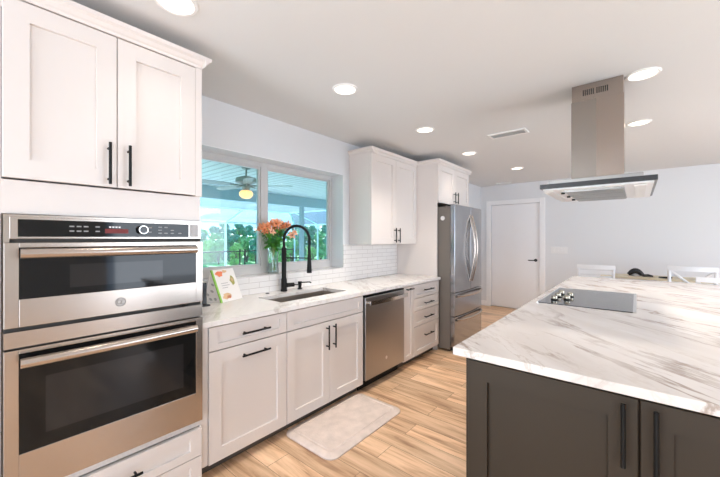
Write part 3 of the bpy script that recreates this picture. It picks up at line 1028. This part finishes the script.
build('body', MB().box((0.003, 1.965, 1.325), (0.298, 2.925, 2.318)), M['cab'], u1)
for a, bb, hu in ((1.968, 2.440, 2.405), (2.444, 2.922, 2.485)):
    dr = build('door', MB(FX).shaker(a, bb, 1.322, 2.315, 0.299, 0.320, 0.072), M['cab'], u1)
    build('handle', pull(MB(FX), hu, 1.425, 0.320, 0.17, True), M['black'], dr)
crown(0.320, 1.965, 2.925, (0.003, 0.346), None, u1)
# fridge surround
fp = MB().box((0.003, 2.930, 0.0), (0.600, 2.952, 2.318))
pn = thing('fridge_cabinet', 'white two-door cabinet above the fridge with full-height side panel', 'cabinet', (0.3, 3.42, 0))
build('side_panel', fp, M['cab'], pn)
build('side_panel', MB().box((0.003, 3.885, 0.0), (0.600, 3.907, 2.318)), M['cab'], pn)
build('body', MB().box((0.003, 2.952, 1.84), (0.600, 3.885, 2.318)), M['cab'], pn)
for a, bb, hu in ((2.934, 3.416, 3.375), (3.420, 3.903, 3.462)):
    dr = build('door', MB(FX).shaker(a, bb, 1.836, 2.315, 0.601, 0.622, 0.072), M['cab'], pn)
    build('handle', pull(MB(FX), hu, 1.93, 0.622, 0.15, True), M['black'], dr)
crown(0.622, 2.930, 3.907, (0.346, 0.648), (0, 0), pn)

# ------------------------------------------------------------------ fridge
FY0, FY1 = 2.972, 3.868
fr = thing('refrigerator', 'stainless french-door fridge with two bottom freezer drawers', 'refrigerator', (0.4, 3.42, 0))
build('body', MB().box((0.05, FY0, 0.025), (0.757, FY1, 1.785)), M['fridgeside'], fr, bevel=0.004)
for yy in (FY0 + 0.05, FY1 - 0.05):
    for xx in (0.10, 0.72):
        build('foot', MB().tube([(xx, yy, 0.0), (xx, yy, 0.03)], 0.02, 10), M['black'], fr)
for y0 in (FY0 + 0.01, FY1 - 0.08):
    build('hinge_cover', MB().box((0.70, y0, 1.785), (0.80, y0 + 0.07, 1.806)), M['blackgloss'], fr, bevel=0.003)
ym = 3.425
def curved_front(y0, y1, z0, z1, bow0, bow1):
    """front panel whose face is gently bowed across the whole fridge width"""
    m = MB()
    n = 10
    fa, ba = [], []
    for k in range(n + 1):
        y = y0 + (y1 - y0) * k / n
        s = (y - FY0) / (FY1 - FY0)
        x = 0.818 + 0.022 * (1 - (2 * s - 1) ** 2)
        fa.append(m.verts([(x, y, z0), (x, y, z1)]))
        ba.append(m.verts([(0.762, y, z0), (0.762, y, z1)]))
    for k in range(n):
        m.face([fa[k][0], fa[k + 1][0], fa[k + 1][1], fa[k][1]])
        m.face([ba[k][1], ba[k + 1][1], ba[k + 1][0], ba[k][0]])
        m.face([fa[k][1], fa[k + 1][1], ba[k + 1][1], ba[k][1]])
        m.face([fa[k][0], ba[k][0], ba[k + 1][0], fa[k + 1][0]])
    m.face([fa[0][0], fa[0][1], ba[0][1], ba[0][0]])
    m.face([fa[n][0], ba[n][0], ba[n][1], fa[n][1]])
    return m
for y0, y1, hy in ((FY0, ym - 0.003, ym - 0.040), (ym + 0.003, FY1, ym + 0.040)):
    d = build('door', curved_front(y0, y1, 0.728, 1.800, 0, 0), M['fridge'], fr, bevel=0.005)
    pts = [(0.838 + 0.070 * math.sin(PI * k / 14), hy, 0.83 + 0.86 * k / 14) for k in range(15)]
    build('handle', MB().tube(pts, 0.0145, 10), M['steel'], d, smooth=True)
for z0, z1 in ((0.437, 0.720), (0.060, 0.429)):
    d = build('drawer', curved_front(FY0, FY1, z0, z1, 0, 0), M['fridge'], fr, bevel=0.005)
    zz = z1 - 0.040
    pts = []
    for k in range(15):
        y = FY0 + 0.035 + (FY1 - FY0 - 0.07) * k / 14
        s = (y - FY0) / (FY1 - FY0)
        pts.append((0.824 + 0.022 * (1 - (2 * s - 1) ** 2) + 0.050 * math.sin(PI * k / 14) ** 0.7, y, zz))
    build('handle', MB().tube(pts, 0.0145, 10), M['steel'], d, smooth=True)
build('kick_grille', MB().box((0.70, FY0 + 0.01, 0.02), (0.79, FY1 - 0.01, 0.055)), M['blackgloss'], fr)
build('round_sticker', MB().tube([(0.66, FY0 - 0.0015, 1.64), (0.66, FY0 + 0.001, 1.64)], 0.028, 20), M['whitepl'], fr)

# ------------------------------------------------------------------ floor mat
mt = MB()
r0 = Vector((0.582, 0.600)); r1 = Vector((1.068, 1.425))
def rrect(x0, y0, x1, y1, r, z):
    out = []
    for cx, cy, a0 in ((x1 - r, y1 - r, 0), (x0 + r, y1 - r, 90), (x0 + r, y0 + r, 180), (x1 - r, y0 + r, 270)):
        for k in range(7):
            a = R(a0 + 15 * k)
            out.append((cx + r * math.cos(a), cy + r * math.sin(a), z))
    return out
rings = []
for ins, z in ((0, 0.001), (0, 0.008), (0.014, 0.016), (0.045, 0.0195), (0.049, 0.0155), (0.064, 0.0155), (0.068, 0.0195)):
    rings.append(mt.verts(rrect(r0.x + ins, r0.y + ins, r1.x - ins, r1.y - ins, 0.07 - ins * 0.6, z)))
for q0, q1 in zip(rings, rings[1:]):
    for i in range(28):
        mt.face([q0[i], q0[(i + 1) % 28], q1[(i + 1) % 28], q1[i]])
mt.face(rings[0][::-1]); mt.face(rings[-1])
tag(build('floor_mat', mt, M['mat'], smooth=True), 'beige cushioned kitchen mat on the floor in front of the sink cabinet', 'mat')

# ------------------------------------------------------------------ island
IX0, IX1, IY0, IY1 = 1.895, 3.36, 0.517, 4.10
isl = thing('kitchen_island', 'dark grey shaker island cabinet under the veined stone slab', 'kitchen island', (2.6, 2.2, 0))
ib = MB()
ib.box((1.958, 0.560, 0.09), (3.29, 3.66, 0.879))
build('body', ib, M['isl'], isl)
build('toe_kick', MB().box((2.02, 0.62, 0.0), (3.23, 3.60, 0.09)), M['toe'], isl)
for a, bb, hu in ((1.958, 2.518, 2.481), (2.524, 3.085, 2.561)):
    dr = build('door', MB(FY).shaker(a, bb, 0.095, 0.868, -0.559, -0.538, 0.078, 0.017), M['isl'], isl)
    build('handle', pull(MB(FY), hu, 0.752, -0.538, 0.205, True, 0.007, 0.034), M['black'], dr)
build('filler', MB().box((3.088, 0.538, 0.095), (3.29, 0.559, 0.868)), M['isl'], isl)
FXN = lambda p: Vector((-p[2], p[0], p[1]))
for k in range(5):
    y0 = 0.563 + k * 0.62
    dr = build('door', MB(FXN).shaker(y0, y0 + 0.612, 0.095, 0.868, -1.957, -1.937, 0.078), M['isl'], isl)
    build('handle', pull(MB(FXN), y0 + 0.306, 0.80, -1.937, 0.205, False, 0.007, 0.034), M['black'], dr)
tag(build('island_countertop', MB().box((IX0, IY0, 0.880), (IX1, IY1, 0.914)), M['marble'], bevel=0.003, loc=(2.6, 2.2, 0.88)), 'large white stone slab with brown veins on the dark island', 'countertop')

# cooktop
ck = thing('cooktop', 'black glass electric cooktop set in the island slab', 'cooktop', (2.23, 2.33, 0.914))
build('glass', MB().box((1.957, 1.872, 0.9145), (2.495, 2.790, 0.920)), M['cglass'], ck)
for a, bb in ((1.945, 1.957), (2.495, 2.513)):
    build('trim', MB().box((a, 1.866, 0.9145), (bb, 2.796, 0.921)), M['chrome'], ck)
for x, y in ((2.030, 2.04), (2.030, 2.20), (2.030, 2.36), (2.105, 2.10), (2.105, 2.27)):
    k = build('knob', MB().lathe([(0.0, 0.0), (0.024, 0.0), (0.024, 0.006), (0.016, 0.009), (0.0, 0.009)], (x, y, 0.920), 18), M['black'], ck)
    build('knob_cap', MB().lathe([(0.0, 0.009), (0.021, 0.009), (0.022, 0.026), (0.018, 0.034), (0.0, 0.036)], (x, y, 0.920), 18), M['brass'], k, smooth=True)
for x, y, rr in ((2.32, 2.08, 0.10), (2.36, 2.56, 0.12), (2.17, 2.60, 0.08)):
    bm_ = MB().tube([(x + rr * math.cos(2 * PI * k / 32), y + rr * math.sin(2 * PI * k / 32), 0.9203) for k in range(33)], 0.0006, 4, cap=False)
    build('burner_mark', bm_, M['greyp'], ck)

# ------------------------------------------------------------------ range hood
GX0, GX1, GY0, GY1 = 2.018, 2.605, 1.61, 2.53
hd = thing('range_hood', 'stainless island range hood hanging from the ceiling over the cooktop', 'range hood', (2.30, 2.07, 1.70))
cx0, cx1, cy0, cy1 = 2.155, 2.450, 1.925, 2.215
cxm = 2.302
build('chimney', MB().box((cx0 + 0.001, cy0 + 0.001, 1.775), (cx1 - 0.001, cy1, 2.350)), M['hoodst'], hd)
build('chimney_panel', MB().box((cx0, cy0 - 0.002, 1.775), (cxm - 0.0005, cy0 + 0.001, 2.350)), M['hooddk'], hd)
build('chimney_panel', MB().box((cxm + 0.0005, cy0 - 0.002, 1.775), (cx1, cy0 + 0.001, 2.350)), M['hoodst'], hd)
build('chimney_top', MB().box((cx0 + 0.003, cy0 + 0.003, 2.350), (cx1 - 0.003, cy1 - 0.003, H)), M['hoodst'], hd, bevel=0.002)
vs = MB()
for grp in (0, 1):
    for k in range(6):
        x = 2.224 + grp * 0.078 + k * 0.0115
        vs.box((x, cy0 + 0.0015, 2.385), (x + 0.0055, cy0 + 0.006, 2.425))
build('vent_slots', vs, M['black'], hd)
build('canopy', MB().box((GX0, GY0, 1.715), (GX1, GY1, 1.745)), M['rim'], hd, bevel=0.002)
build('top_plate', MB().box((2.060, 1.665, 1.745), (2.545, 2.475, 1.775)), M['steeld'], hd, bevel=0.003)
build('underside', MB().box((GX0 + 0.015, GY0 + 0.015, 1.706), (GX1 - 0.015, GY1 - 0.015, 1.715)), M['lightpanel'], hd)
for k in range(3):
    y0 = 1.70 + k * 0.25
    fl = MB()
    fl.box((2.140, y0, 1.700), (2.455, y0 + 0.24, 1.706))
    for j in range(5):
        fl.box((2.145, y0 + 0.012 + j * 0.046, 1.694), (2.450, y0 + 0.040 + j * 0.046, 1.700))
    f_ = build('filter', fl, M['steeld'], hd)
    build('filter_latch', MB().lathe([(0.0, -0.010), (0.012, -0.010), (0.012, 0.0), (0.0, 0.0)], (2.120, y0 + 0.12, 1.706), 14), M['black'], f_)
for xx in (2.050, 2.53):
    build('light_strip', MB().box((xx - 0.028, 1.70, 1.702), (xx + 0.028, 2.44, 1.706)), M['whitepl'], hd)

# ------------------------------------------------------------------ dining table and stools behind the island
TZ = 0.874
tb = thing('dining_table', 'pale wooden counter-height table behind the island', 'table', (2.6, 5.2, 0))
build('tabletop', MB().box((2.12, 4.86, TZ - 0.025), (3.60, 5.32, TZ)), M['oak'], tb, bevel=0.004)
build('apron', MB().box((2.30, 4.90, TZ - 0.115), (3.52, 5.28, TZ - 0.025)), M['chair'], tb)
for xx in (2.38, 3.45):
    for yy in (4.905, 5.20):
        build('leg', MB().hexa([(xx + .01, yy + .01, 0), (xx + .06, yy + .01, 0), (xx + .06, yy + .06, 0), (xx + .01, yy + .06, 0), (xx, yy, TZ - .115), (xx + .07, yy, TZ - .115), (xx + .07, yy + .07, TZ - .115), (xx, yy + .07, TZ - .115)]), M['chair'], tb)

def stool(loc, top, rz, label, cross):
    r = thing('bar_stool', label, 'stool', (0, 0, 0), 'white bar stools behind the island')
    sz = 0.62
    build('seat', MB().box((-0.21, -0.20, sz - 0.035), (0.21, 0.21, sz)), M['chair'], r, bevel=0.008)
    for sx_ in (-1, 1):
        build('leg', MB().tube([(sx_ * 0.20, 0.19, 0), (sx_ * 0.18, 0.17, sz - 0.03)], 0.019, 8), M['chair'], r)
        build('leg', MB().tube([(sx_ * 0.20, -0.21, 0), (sx_ * 0.19, -0.19, sz - 0.03)], 0.019, 8), M['chair'], r)
        build('back_post', MB().tube([(sx_ * 0.19, -0.185, sz - 0.01), (sx_ * 0.195, -0.215, top - 0.01)], 0.017, 8), M['chair'], r)
    q = MB()
    n = 8
    va = []
    for k in range(n + 1):
        x = -0.215 + 0.43 * k / n
        y = -0.215 - 0.030 * math.sin(PI * k / n)
        va.append(q.verts([(x, y - 0.012, top - 0.055), (x, y + 0.012, top - 0.055), (x, y + 0.010, top), (x, y - 0.014, top)]))
    for g0, g1 in zip(va, va[1:]):
        for i in range(4):
            q.face([g0[i], g0[(i + 1) % 4], g1[(i + 1) % 4], g1[i]])
    q.face(va[0][::-1]); q.face(va[-1])
    build('top_rail', q, M['chair'], r)
    if cross:
        build('back_cross', MB().tube([(-0.18, -0.205, top - 0.06), (0.17, -0.19, sz + 0.06)], 0.013, 8), M['chair'], r)
        build('back_cross', MB().tube([(0.18, -0.205, top - 0.06), (-0.17, -0.19, sz + 0.06)], 0.013, 8), M['chair'], r)
    else:
        build('slat', MB().box((-0.185, -0.222, top - 0.125), (0.185, -0.202, top - 0.075)), M['chair'], r)
        build('slat', MB().box((-0.185, -0.214, top - 0.195), (0.185, -0.196, top - 0.145)), M['chair'], r)
    build('foot_rail', MB().tube([(-0.195, 0.185, 0.2), (0.195, 0.185, 0.2)], 0.012, 8), M['chair'], r)
    r.location = loc
    r.rotation_euler = (0, 0, rz)
    return r
stool((2.08, 4.92, 0), 1.025, 0.0, 'white slat-back bar stool at the left end of the table', False)
stool((3.02, 4.815, 0), 1.060, R(-3), 'white cross-back bar stool at the right of the black centrepiece', True)
stool((3.20, 4.33, 0), 0.985, R(2), 'white bar stool nearest the island at the right edge of the photo', False)

# black centrepiece on the table
p = Vector((2.50, 5.02, TZ))
cpz = thing('centerpiece', 'dark rounded ornament lying on the table behind the island', 'ornament', p)
dm = MB()
arcp = [(p.x - 0.075 + 0.15 * k / 12, p.y, TZ + 0.020 + 0.055 * math.sin(PI * k / 12)) for k in range(13)]
dm.tube(arcp, [0.024 + 0.014 * math.sin(PI * k / 12) for k in range(13)], 10)
build('arch', dm, M['blackgloss'], cpz, smooth=True)
build('bowl', MB().lathe([(0.0, 0.0), (0.050, 0.0), (0.052, 0.03), (0.030, 0.05), (0.0, 0.052)], (p.x, p.y + 0.03, TZ), 16), M['greyp'], cpz, smooth=True)
build('tail', MB().tube([(p.x + 0.07, p.y, TZ + 0.016), (p.x + 0.13, p.y - 0.01, TZ + 0.022), (p.x + 0.18, p.y, TZ + 0.012)], [0.016, 0.018, 0.010], 8), M['blackgloss'], cpz, smooth=True)
p2 = Vector((2.80, 4.93, TZ))
dl = MB().tube([(p2.x - 0.07, p2.y, TZ + 0.013), (p2.x, p2.y, TZ + 0.012), (p2.x + 0.06, p2.y + 0.01, TZ + 0.013)], [0.008, 0.012, 0.010], 8)
tag(build('utensil_roll', dl, M['blackgloss'], smooth=True), 'small black roll lying on the table edge beside the cross-back stool', 'roll')

# ------------------------------------------------------------------ vase of lilies on the sill
vx, vy, vz = -0.085, 1.000, WZ0 + 0.006
vs_ = thing('vase', 'clear glass vase of water on the window sill', 'vase', (vx, vy, vz))
gl = MB().lathe([(0.0, 0.0), (0.046, 0.0), (0.050, 0.010), (0.046, 0.08), (0.044, 0.16), (0.056, 0.235), (0.053, 0.235), (0.041, 0.16), (0.043, 0.08), (0.045, 0.014), (0.0, 0.012)], (vx, vy, vz), 24)
build('glass', gl, M['vase'], vs_, smooth=True)
build('water', MB().lathe([(0.0, 0.0135), (0.042, 0.0155), (0.040, 0.08), (0.0385, 0.13), (0.0, 0.13)], (vx, vy, vz), 20), M['water'], vs_, smooth=True)

def blossom(mb, c, axis, size, rnd):
    ax = axis.normalized()
    a = Vector((0, 0, 1)) if abs(ax.z) < 0.9 else Vector((1, 0, 0))
    x = ax.cross(a).normalized(); y = ax.cross(x)
    ph = rnd.uniform(0, PI)
    for k in range(6):
        t = ph + k * PI / 3
        d = x * math.cos(t) + y * math.sin(t)
        s = ax.cross(d)
        sz = size * (1.0 if k % 2 else 0.9)
        prof = [(0.05, 0.0, 0.05), (0.22, 0.45, 0.16), (0.55, 0.75, 0.25), (0.90, 0.80, 0.16), (1.08, 0.66, 0.02)]
        prev = None
        for r, h, w_ in prof:
            cpt = c + d * r * sz + ax * h * sz
            row = mb.verts([cpt - s * w_ * sz, cpt + ax * -0.05 * sz, cpt + s * w_ * sz])
            if prev:
                mb.face([prev[0], prev[1], row[1], row[0]]); mb.face([prev[1], prev[2], row[2], row[1]])
            prev = row
rnd = random.Random(5)
heads = []
nst = 13
for i in range(nst):
    a = 2 * PI * i / nst + rnd.uniform(-0.2, 0.2)
    rr = (0.045, 0.105, 0.150)[i % 3] + rnd.uniform(-0.01, 0.015)
    hx_, hy_ = vx + 0.030 + rr * 0.80 * math.cos(a), vy - 0.005 + rr * 1.20 * math.sin(a)
    hx_ = max(hx_, -0.125)
    hz_ = vz + 0.462 - rr * 0.45 + rnd.uniform(-0.02, 0.03)
    stm = thing('lily_stem', 'orange lily on a green stem in the glass vase on the sill', 'flower', (vx, vy, vz + 0.02), 'orange lilies in the vase')
    b0_ = Vector((vx - 0.022 * math.cos(a), vy - 0.022 * math.sin(a), vz + 0.025))
    m1 = Vector((vx + 0.018 * math.cos(a), vy + 0.018 * math.sin(a), vz + 0.235))
    e_ = Vector((hx_, hy_, hz_))
    m2 = m1.lerp(e_, 0.55) + Vector((0, 0, 0.025))
    build('stem', MB().tube([b0_, m1, m2, e_], 0.0028, 6), M['stem'], stm, smooth=True)
    lf = MB()
    for k in range(11):
        f = rnd.uniform(0.0, 0.80)
        p0 = m1.lerp(m2, f * 1.6) if f < 0.6 else m2.lerp(e_, (f - 0.6) * 2)
        ang = rnd.uniform(0, 2 * PI)
        d = Vector((math.cos(ang) * 0.9 + 0.2, math.sin(ang), rnd.uniform(-0.5, 0.35))).normalized()
        s = d.cross(Vector((0, 0, 1))).normalized()
        L = rnd.uniform(0.055, 0.10)
        prev = None
        for q, w_ in ((0.0, 0.003), (0.35, 0.013), (0.7, 0.011), (1.0, 0.001)):
            cpt = p0 + d * L * q - Vector((0, 0, 0.25 * L * q * q))
            if cpt.x < -0.145: cpt.x = -0.145
            row = lf.verts([cpt - s * w_, cpt - Vector((0, 0, 0.003)), cpt + s * w_])
            if prev:
                lf.face([prev[0], prev[1], row[1], row[0]]); lf.face([prev[1], prev[2], row[2], row[1]])
            prev = row
    build('leaves', lf, M['lleaf'], stm)
    out = Vector((math.cos(a) * 0.8 + 0.45, math.sin(a) - 0.2, 0.65))
    for k in range(2):
        bl_ = MB()
        cc = e_ + (Vector((0, 0, 0)) if k == 0 else Vector((rnd.uniform(0.0, 0.03), rnd.uniform(-0.045, 0.045), rnd.uniform(-0.045, 0.0))))
        ax = out if k == 0 else Vector((0.8, rnd.uniform(-0.8, 0.5), 0.4))
        blossom(bl_, cc, ax, rnd.uniform(0.038, 0.047), rnd)
        for v in bl_.bm.verts:
            if v.co.x < -0.150: v.co.x = -0.150
        bo = build('blossom', bl_, M['petal'] if (i + k) % 3 else M['petal2'], stm)
        sm = MB()
        axn = ax.normalized()
        for t in range(4):
            o_f = Vector((rnd.uniform(-1, 1), rnd.uniform(-1, 1), rnd.uniform(-1, 1))) * 0.010
            sm.tube([cc + axn * 0.006, cc + axn * 0.036 + o_f], 0.0012, 5)
        build('stamens', sm, M['stamen'], bo)

# ------------------------------------------------------------------ outdoors: lanai, pool cage, garden
tag(build('patio_deck', MB().box((-10.3, -6, -0.2), (-0.26, 9.6, -0.06)), M['deck']), None, None, None, 'structure')
tag(build('lawn', MB().box((-60, -40, -0.4), (-0.27, 70, -0.21)), M['lawn'], loc=(-30, 10, -0.3)), None, None, None, 'structure')
tag(build('patio_ceiling', MB().box((-4.4, -6, 2.50), (-0.26, 9.3, 2.62)), M['lanai'], loc=(0, 0, 2.5)), None, None, None, 'structure')
tag(build('patio_beam', MB().box((-4.62, -6, 2.245), (-4.40, 9.3, 2.62)), M['beam']), None, None, None, 'structure')
tag(build('patio_post', MB().box((-4.56, 5.04, -0.06), (-4.46, 5.14, 2.245)), M['beam'], bevel=0.006), 'slim teal patio post seen through the right window', 'post')

cg = thing('pool_cage', 'pale aluminium screened pool cage beyond the patio', 'pool cage', (-8, 4, -0.06))
CX, CY1, CE, CR = -10.0, 9.3, 2.02, 2.47
def bar(a, bb, s=0.055, nm='beam'):
    m = MB()
    m.tube([a, bb], s * 0.7, 4)
    return build(nm, m, M['cage'], cg)
for yy in (-1.0, 2.4, 5.85, 9.3):
    bar((CX, yy, -0.06), (CX, yy, CE), 0.07, 'post')
for xx in (-8.4, -6.6):
    bar((xx, CY1, -0.06), (xx, CY1, CE), 0.07, 'post')
bar((CX, -1.0, CE), (CX, CY1, CE), 0.06)
bar((CX, CY1, CE), (-4.62, CY1, CE), 0.06)
bar((-8.7, -1.0, CR), (-8.7, 8.0, CR), 0.05)
bar((-8.7, 8.0, CR), (-4.62, 8.0, CR), 0.05)
for yy in (-1.0, 2.4, 5.85):
    bar((CX, yy, CE), (-8.7, yy, CR), 0.06, 'rafter')
bar((CX, CY1, CE), (-8.7, 8.0, CR), 0.06, 'rafter')
for xx in (-8.4, -6.6):
    bar((xx, CY1, CE), (xx, 8.0, CR), 0.05, 'rafter')
sc = MB()
def thin(a, b_, c_, d_, n):
    n = Vector(n) * 0.004
    P = [Vector(q) for q in (a, b_, c_, d_)]
    sc.hexa([q for q in P] + [q + n for q in P])
thin((CX, -1.0, CE), (CX, CY1, CE), (-8.7, 8.0, CR), (-8.7, -1.0, CR), (0.3, 0, 1))
thin((CX, CY1, CE), (-4.62, CY1, CE), (-4.62, 8.0, CR), (-8.7, 8.0, CR), (0, -0.3, 1))
thin((-8.7, -1.0, CR), (-8.7, 8.0, CR), (-4.62, 8.0, CR), (-4.62, -1.0, CR), (0, 0, 1))
build('roof_screen', sc, M['screen'], cg)
build('wall_screen', MB().box((CX - 0.005, -1.0, 0.0), (CX + 0.005, CY1, CE)), M['screenw'], cg)
build('wall_screen', MB().box((CX, CY1 - 0.005, 0.0), (-4.62, CY1 + 0.005, CE)), M['screenw'], cg)
rl = thing('patio_railing', 'thin black railing running across the far side of the pool cage', 'railing', (-9.7, 5, -0.06))
build('top_rail', MB().box((-9.74, 1.0, 0.86), (-9.70, 9.0, 0.90)), M['black'], rl)
for yy in (1.0, 3.6, 6.30, 6.52, 9.0):
    build('post', MB().box((-9.74, yy - 0.02, -0.06), (-9.70, yy + 0.02, 0.96)), M['black'], rl)

# ceiling fan on the patio
fcx, fcy = -2.09, 1.94
fan = thing('ceiling_fan', 'ceiling fan with a glowing amber globe under the patio roof', 'ceiling fan', (fcx, fcy, 2.5))
build('canopy', MB().lathe([(0.0, 0.0), (0.075, 0.0), (0.065, -0.045), (0.02, -0.06), (0.0, -0.06)], (fcx, fcy, 2.5), 18), M['fan'], fan, smooth=True)
build('downrod', MB().tube([(fcx, fcy, 2.45), (fcx, fcy, 2.33)], 0.014, 10), M['fan'], fan)
build('motor_housing', MB().lathe([(0.0, 0.0), (0.06, 0.0), (0.15, -0.03), (0.158, -0.095), (0.11, -0.112), (0.055, -0.125), (0.07, -0.16), (0.045, -0.215), (0.0, -0.215)], (fcx, fcy, 2.34), 24), M['fan'], fan, smooth=True)
build('globe', MB().lathe([(0.0, -0.13), (0.06, -0.118), (0.098, -0.08), (0.104, -0.045), (0.08, -0.008), (0.045, 0.0), (0.0, 0.0)], (fcx, fcy, 2.125), 22), M['globe'], fan, smooth=True)
for k in range(5):
    a = 2 * PI * k / 5 + 0.76
    d = Vector((math.cos(a), math.sin(a), 0)); s = Vector((-d.y, d.x, 0))
    c0 = Vector((fcx, fcy, 2.195))
    pts = []
    m = MB()
    lo, hi = [], []
    for r_, w_ in ((0.20, 0.045), (0.35, 0.062), (0.55, 0.07), (0.66, 0.062), (0.70, 0.03)):
        for sg, lst in ((-1, lo), (1, hi)):
            lst.append(c0 + d * r_ + s * sg * w_ + Vector((0, 0, sg * w_ * 0.18)))
    ring = lo + hi[::-1]
    v0 = m.verts(ring); v1 = m.verts([q + Vector((0, 0, 0.008)) for q in ring])
    m.face(v0[::-1]); m.face(v1)
    for i in range(len(ring)):
        j = (i + 1) % len(ring)
        m.face([v0[i], v0[j], v1[j], v1[i]])
    bl_ = build('blade', m, M['fanblade'], fan)
    br_ = MB().tube([c0 + d * 0.045 + Vector((0, 0, 0.0)), c0 + d * 0.24], 0.012, 6)
    build('blade_bracket', br_, M['fan'], bl_)

# bushes beyond the cage: three kinds, then copies
def bush(mat, seed, w_, h_, leaf, n):
    r = thing('garden_bush', '', 'bush', (0, 0, 0))
    rnd = random.Random(seed)
    cl = [(Vector((rnd.uniform(-.6, .6) * w_, rnd.uniform(-.6, .6) * w_, h_ * rnd.uniform(0.15, 0.85))), rnd.uniform(0.35, 0.6) * w_) for _ in range(12)]
    m = MB()
    for i in range(n):
        c, rad_ = cl[i % 12]
        dv = Vector((rnd.gauss(0, 1), rnd.gauss(0, 1), rnd.gauss(0, 1))).normalized()
        pnt = c + dv * rad_ * (0.6 + 0.4 * rnd.random())
        if pnt.z < 0.03: pnt.z = 0.03 + rnd.random() * 0.1
        nn = (dv + Vector((rnd.uniform(-.7, .7), rnd.uniform(-.7, .7), rnd.uniform(-.2, .9)))).normalized()
        x = nn.cross(Vector((rnd.uniform(-1, 1), rnd.uniform(-1, 1), rnd.uniform(-1, 1)))).normalized()
        y = nn.cross(x)
        L = leaf * rnd.uniform(0.7, 1.3)
        v = m.verts([pnt - x * L, pnt - y * L * 0.45, pnt + x * L, pnt + y * L * 0.45])
        m.face(v)
    build('foliage', m, mat, r)
    tk_ = MB()
    for c, rad_ in cl[:5]:
        tk_.tube([(0, 0, 0), (c.x * 0.4, c.y * 0.4, c.z * 0.5), tuple(c)], [0.05, 0.035, 0.012], 6)
    build('stem', tk_, M['bark'], r)
    return r
KIND = [('dark green bush in the garden beyond the pool cage', 'dark green bushes beyond the pool cage'),
        ('mid green bush in the garden beyond the pool cage', 'mid green bushes beyond the pool cage'),
        ('yellow-green bush in the garden beyond the pool cage', 'yellow-green bushes beyond the pool cage')]
protos = [bush(M['leafb'], 3, 0.62, 2.9, 0.13, 2200), bush(M['leafa'], 4, 0.60, 2.4, 0.12, 2000), bush(M['leafc'], 5, 0.58, 1.8, 0.11, 1700)]
rnd = random.Random(21)
used = [False] * 3
spots = []
for row, (fz, step, n_b, u_0, kinds) in enumerate(((20.5, 18.5, 8, 200, (2, 1, 2, 0)), (22.3, 18.5, 8, 192, (1, 2, 0, 1)), (24.2, 19.0, 8, 199, (0, 1, 0, 2)),
                                             (26.2, 19.5, 8, 193, (0, 0, 1)), (28.6, 20.0, 8, 200, (1, 0, 0)))):
    for i in range(n_b):
        spots.append((u_0 + step * i + rnd.uniform(-1.0, 1.0), fz, kinds[i % len(kinds)], (0.72, 0.85, 0.92, 1.0, 1.12)[row] * rnd.uniform(0.9, 1.08)))
for u, fz, k, sc_f in spots:
    lat = (u - 360) / F_PX * fz
    x = CAM.x - math.sin(YAW) * fz + math.cos(YAW) * lat
    y = CAM.y + math.cos(YAW) * fz + math.sin(YAW) * lat
    o = protos[k] if not used[k] else copy_tree(protos[k])
    used[k] = True
    o.location = (x, y, -0.21)
    o.rotation_euler = (0, 0, rnd.uniform(0, 6.28))
    o.scale = (sc_f, sc_f, sc_f)
    o['label'], o['group'] = KIND[k]
